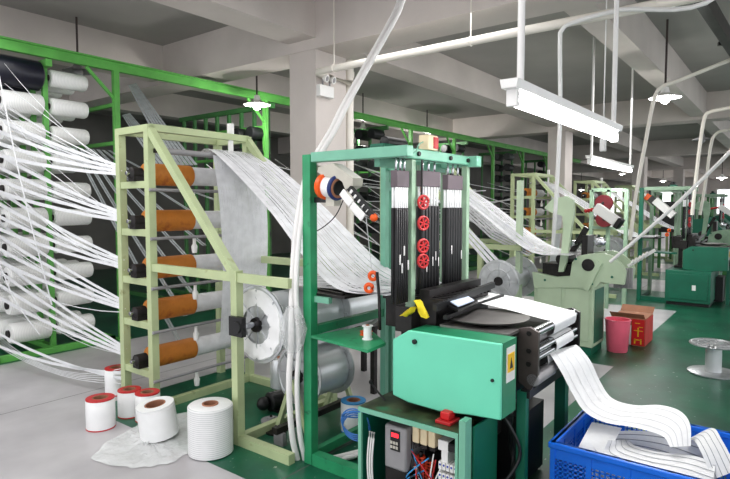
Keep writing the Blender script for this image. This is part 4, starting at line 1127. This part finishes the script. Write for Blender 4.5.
# white film wound round the hose at the post
m = MB(); random.seed(5)
vs = []; n_ = 20; P = [(.80, .03), (.85, .05), (.93, .065), (1.0, .055), (1.06, .03)]
for k, (z, r_) in enumerate(P):
    for i in range(n_):
        a = 2*PI*i/n_; rr = r_*(.75+.5*random.random()); vs.append((2.235+rr*_c(a), 2.24+1.1*rr*_s(a), z-.13))
m.add(vs, [(k*n_+i, k*n_+(i+1) % n_, (k+1)*n_+(i+1) % n_, (k+1)*n_+i) for k in range(4) for i in range(n_)], True)
tag(m.build('film_wrap', mat('thin_film', sr(240, 242, 242), .2, alpha=.32, bump=.8, bscale=26), loc=(2.235, 2.24, .7)), 'clear film bunched round the white hoses at the green post', 'film')
for q, (pts, r_, lab) in enumerate([
    ([U(760, 48, x=6.6), U(730, 60, x=6.6), U(680, 80, x=6.6), U(662, 87, x=6.6), U(654, 100, x=6.6), U(645, 145, x=6.6), U(636, 195, x=6.6), U(630, 240, x=6.6)], .02, 'cream hose bending down over the gap between the second and third loom'),
    ([U(760, 100, x=9.6), U(728, 108, x=9.6), U(710, 112, x=9.6), U(704, 120, x=9.6), U(698, 160, x=9.6), U(692, 215, x=9.6)], .025, 'distant cream hose bending down at the right, nearer one'),
    ([U(760, 126, x=12), U(728, 130, x=12), U(716, 134, x=12), U(711, 145, x=12), U(706, 180, x=12), U(700, 215, x=12)], .025, 'distant cream hose bending down at the right, farther one'),
    ([U(760, 121, x=5.2), U(730, 152, x=5.2), U(670, 210, x=5.2), U(610, 262, x=5.2)], .014, 'thin straight white hose slanting from the upper right to the pale green loom'),
    ([U(720, -6, x=4.25), U(620, 10, x=4.25), U(575, 22, x=4.25), U(562, 30, x=4.25), U(560, 45, x=4.25), U(560, 120, x=4.3), U(556, 200, x=4.4), U(553, 245, x=4.6)], .016, 'white flexible conduit dropping from the ceiling pipe in front of the second column')]):
    if q != 3 and pts[0].z < 3.6: pts = [V((pts[0].x, pts[0].y-.35, 3.63))]+pts
    tag(MB().tube(bez(pts, 7), r_, 8).build('conduit_hose', M_pipe if q < 3 else M_whitep), lab, 'hose')
m = MB().cyl(U(577, 240, x=4.9), U(577, 240, x=4.9)+V((0, 0, .01)), .01) if False else None

# ============================================================ background machinery at the far end
random.seed(21)
for q, (X, Yc) in enumerate(((14.3, 1.6), (17.3, 1.7), (20.5, 1.8), (24, 2.0))):
    t = thing('distant_loom', (X, Yc, 0), ['small distant loom under the farthest columns, nearest of four', 'second of the small distant looms at the hall’s far end', 'third small distant loom at the hall’s far end', 'farthest small loom in front of the bright windows'][q], 'loom', 'distant looms')
    MB().box(X, X+.8, Yc-.5, Yc+.2, 0, .75).build('base', M_rackdark, t, bevel=.01)
    MB().prism([(X, Yc-.4, .75), (X, Yc+.3, .75), (X, Yc+.2, 1.2), (X, Yc-.1, 1.25), (X, Yc-.35, 1.0)], (.8, 0, 0)).build('cheek', M_dgreen, t)
    f = MB()
    for y in (Yc+.4, Yc+1.0):
        for x in (X, X+.8): f.box(x-.03, x+.03, y-.03, y+.03, 0, 1.8)
    f.box(X-.03, X+.83, Yc+.37, Yc+.43, 1.75, 1.82).box(X-.03, X+.83, Yc+.97, Yc+1.03, 1.75, 1.82)
    f.build('frame', M_rackdark, t)
    MB().cyl((X, Yc-.5, .85), (X+.8, Yc-.5, .85), .04, 12).build('roller', M_steel, t)
    MB().box(X+.1, X+.7, Yc+.5, Yc+.9, .9, 1.6).build('cord_bank', M_black, t)

# ============================================================ WORLD, LIGHT, CAMERA
w = bpy.data.worlds.new('world'); bpy.context.scene.world = w; w.use_nodes = True
bg = w.node_tree.nodes['Background']; bg.inputs[0].default_value = (.95, .97, 1, 1); bg.inputs[1].default_value = 1.6
for X in (-1, 3, 7, 11, 16, 22, 30):  # row of unseen area lights added to fill the hall, no fittings
    area(X+1.5, 2.6, 3.1, 2.0, 1.6, 26 if X < 8 else 34)
area(1.2, 4.8, 3.1, 2.0, 2.0, 34)  # added light without a fitting, brightens the racks at left
area(.6, 1.6, 3.1, 2.0, 2.0, 22)  # added unseen light near the camera, lifts the foreground
cam = bpy.data.cameras.new('camera'); co = bpy.data.objects.new('camera', cam); COL.objects.link(co)
cam.sensor_width = 36; cam.lens = 36*FPX/730; cam.clip_end = 200
mw = Matrix((RT, UP, -FW)).transposed().to_4x4(); mw.translation = V((0, 0, CH)); co.matrix_world = mw
sc = bpy.context.scene; sc.camera = co
sc.view_settings.view_transform = 'Standard'
sc.view_settings.look = 'None'
sc.view_settings.exposure = 0.3; sc.view_settings.gamma = .95
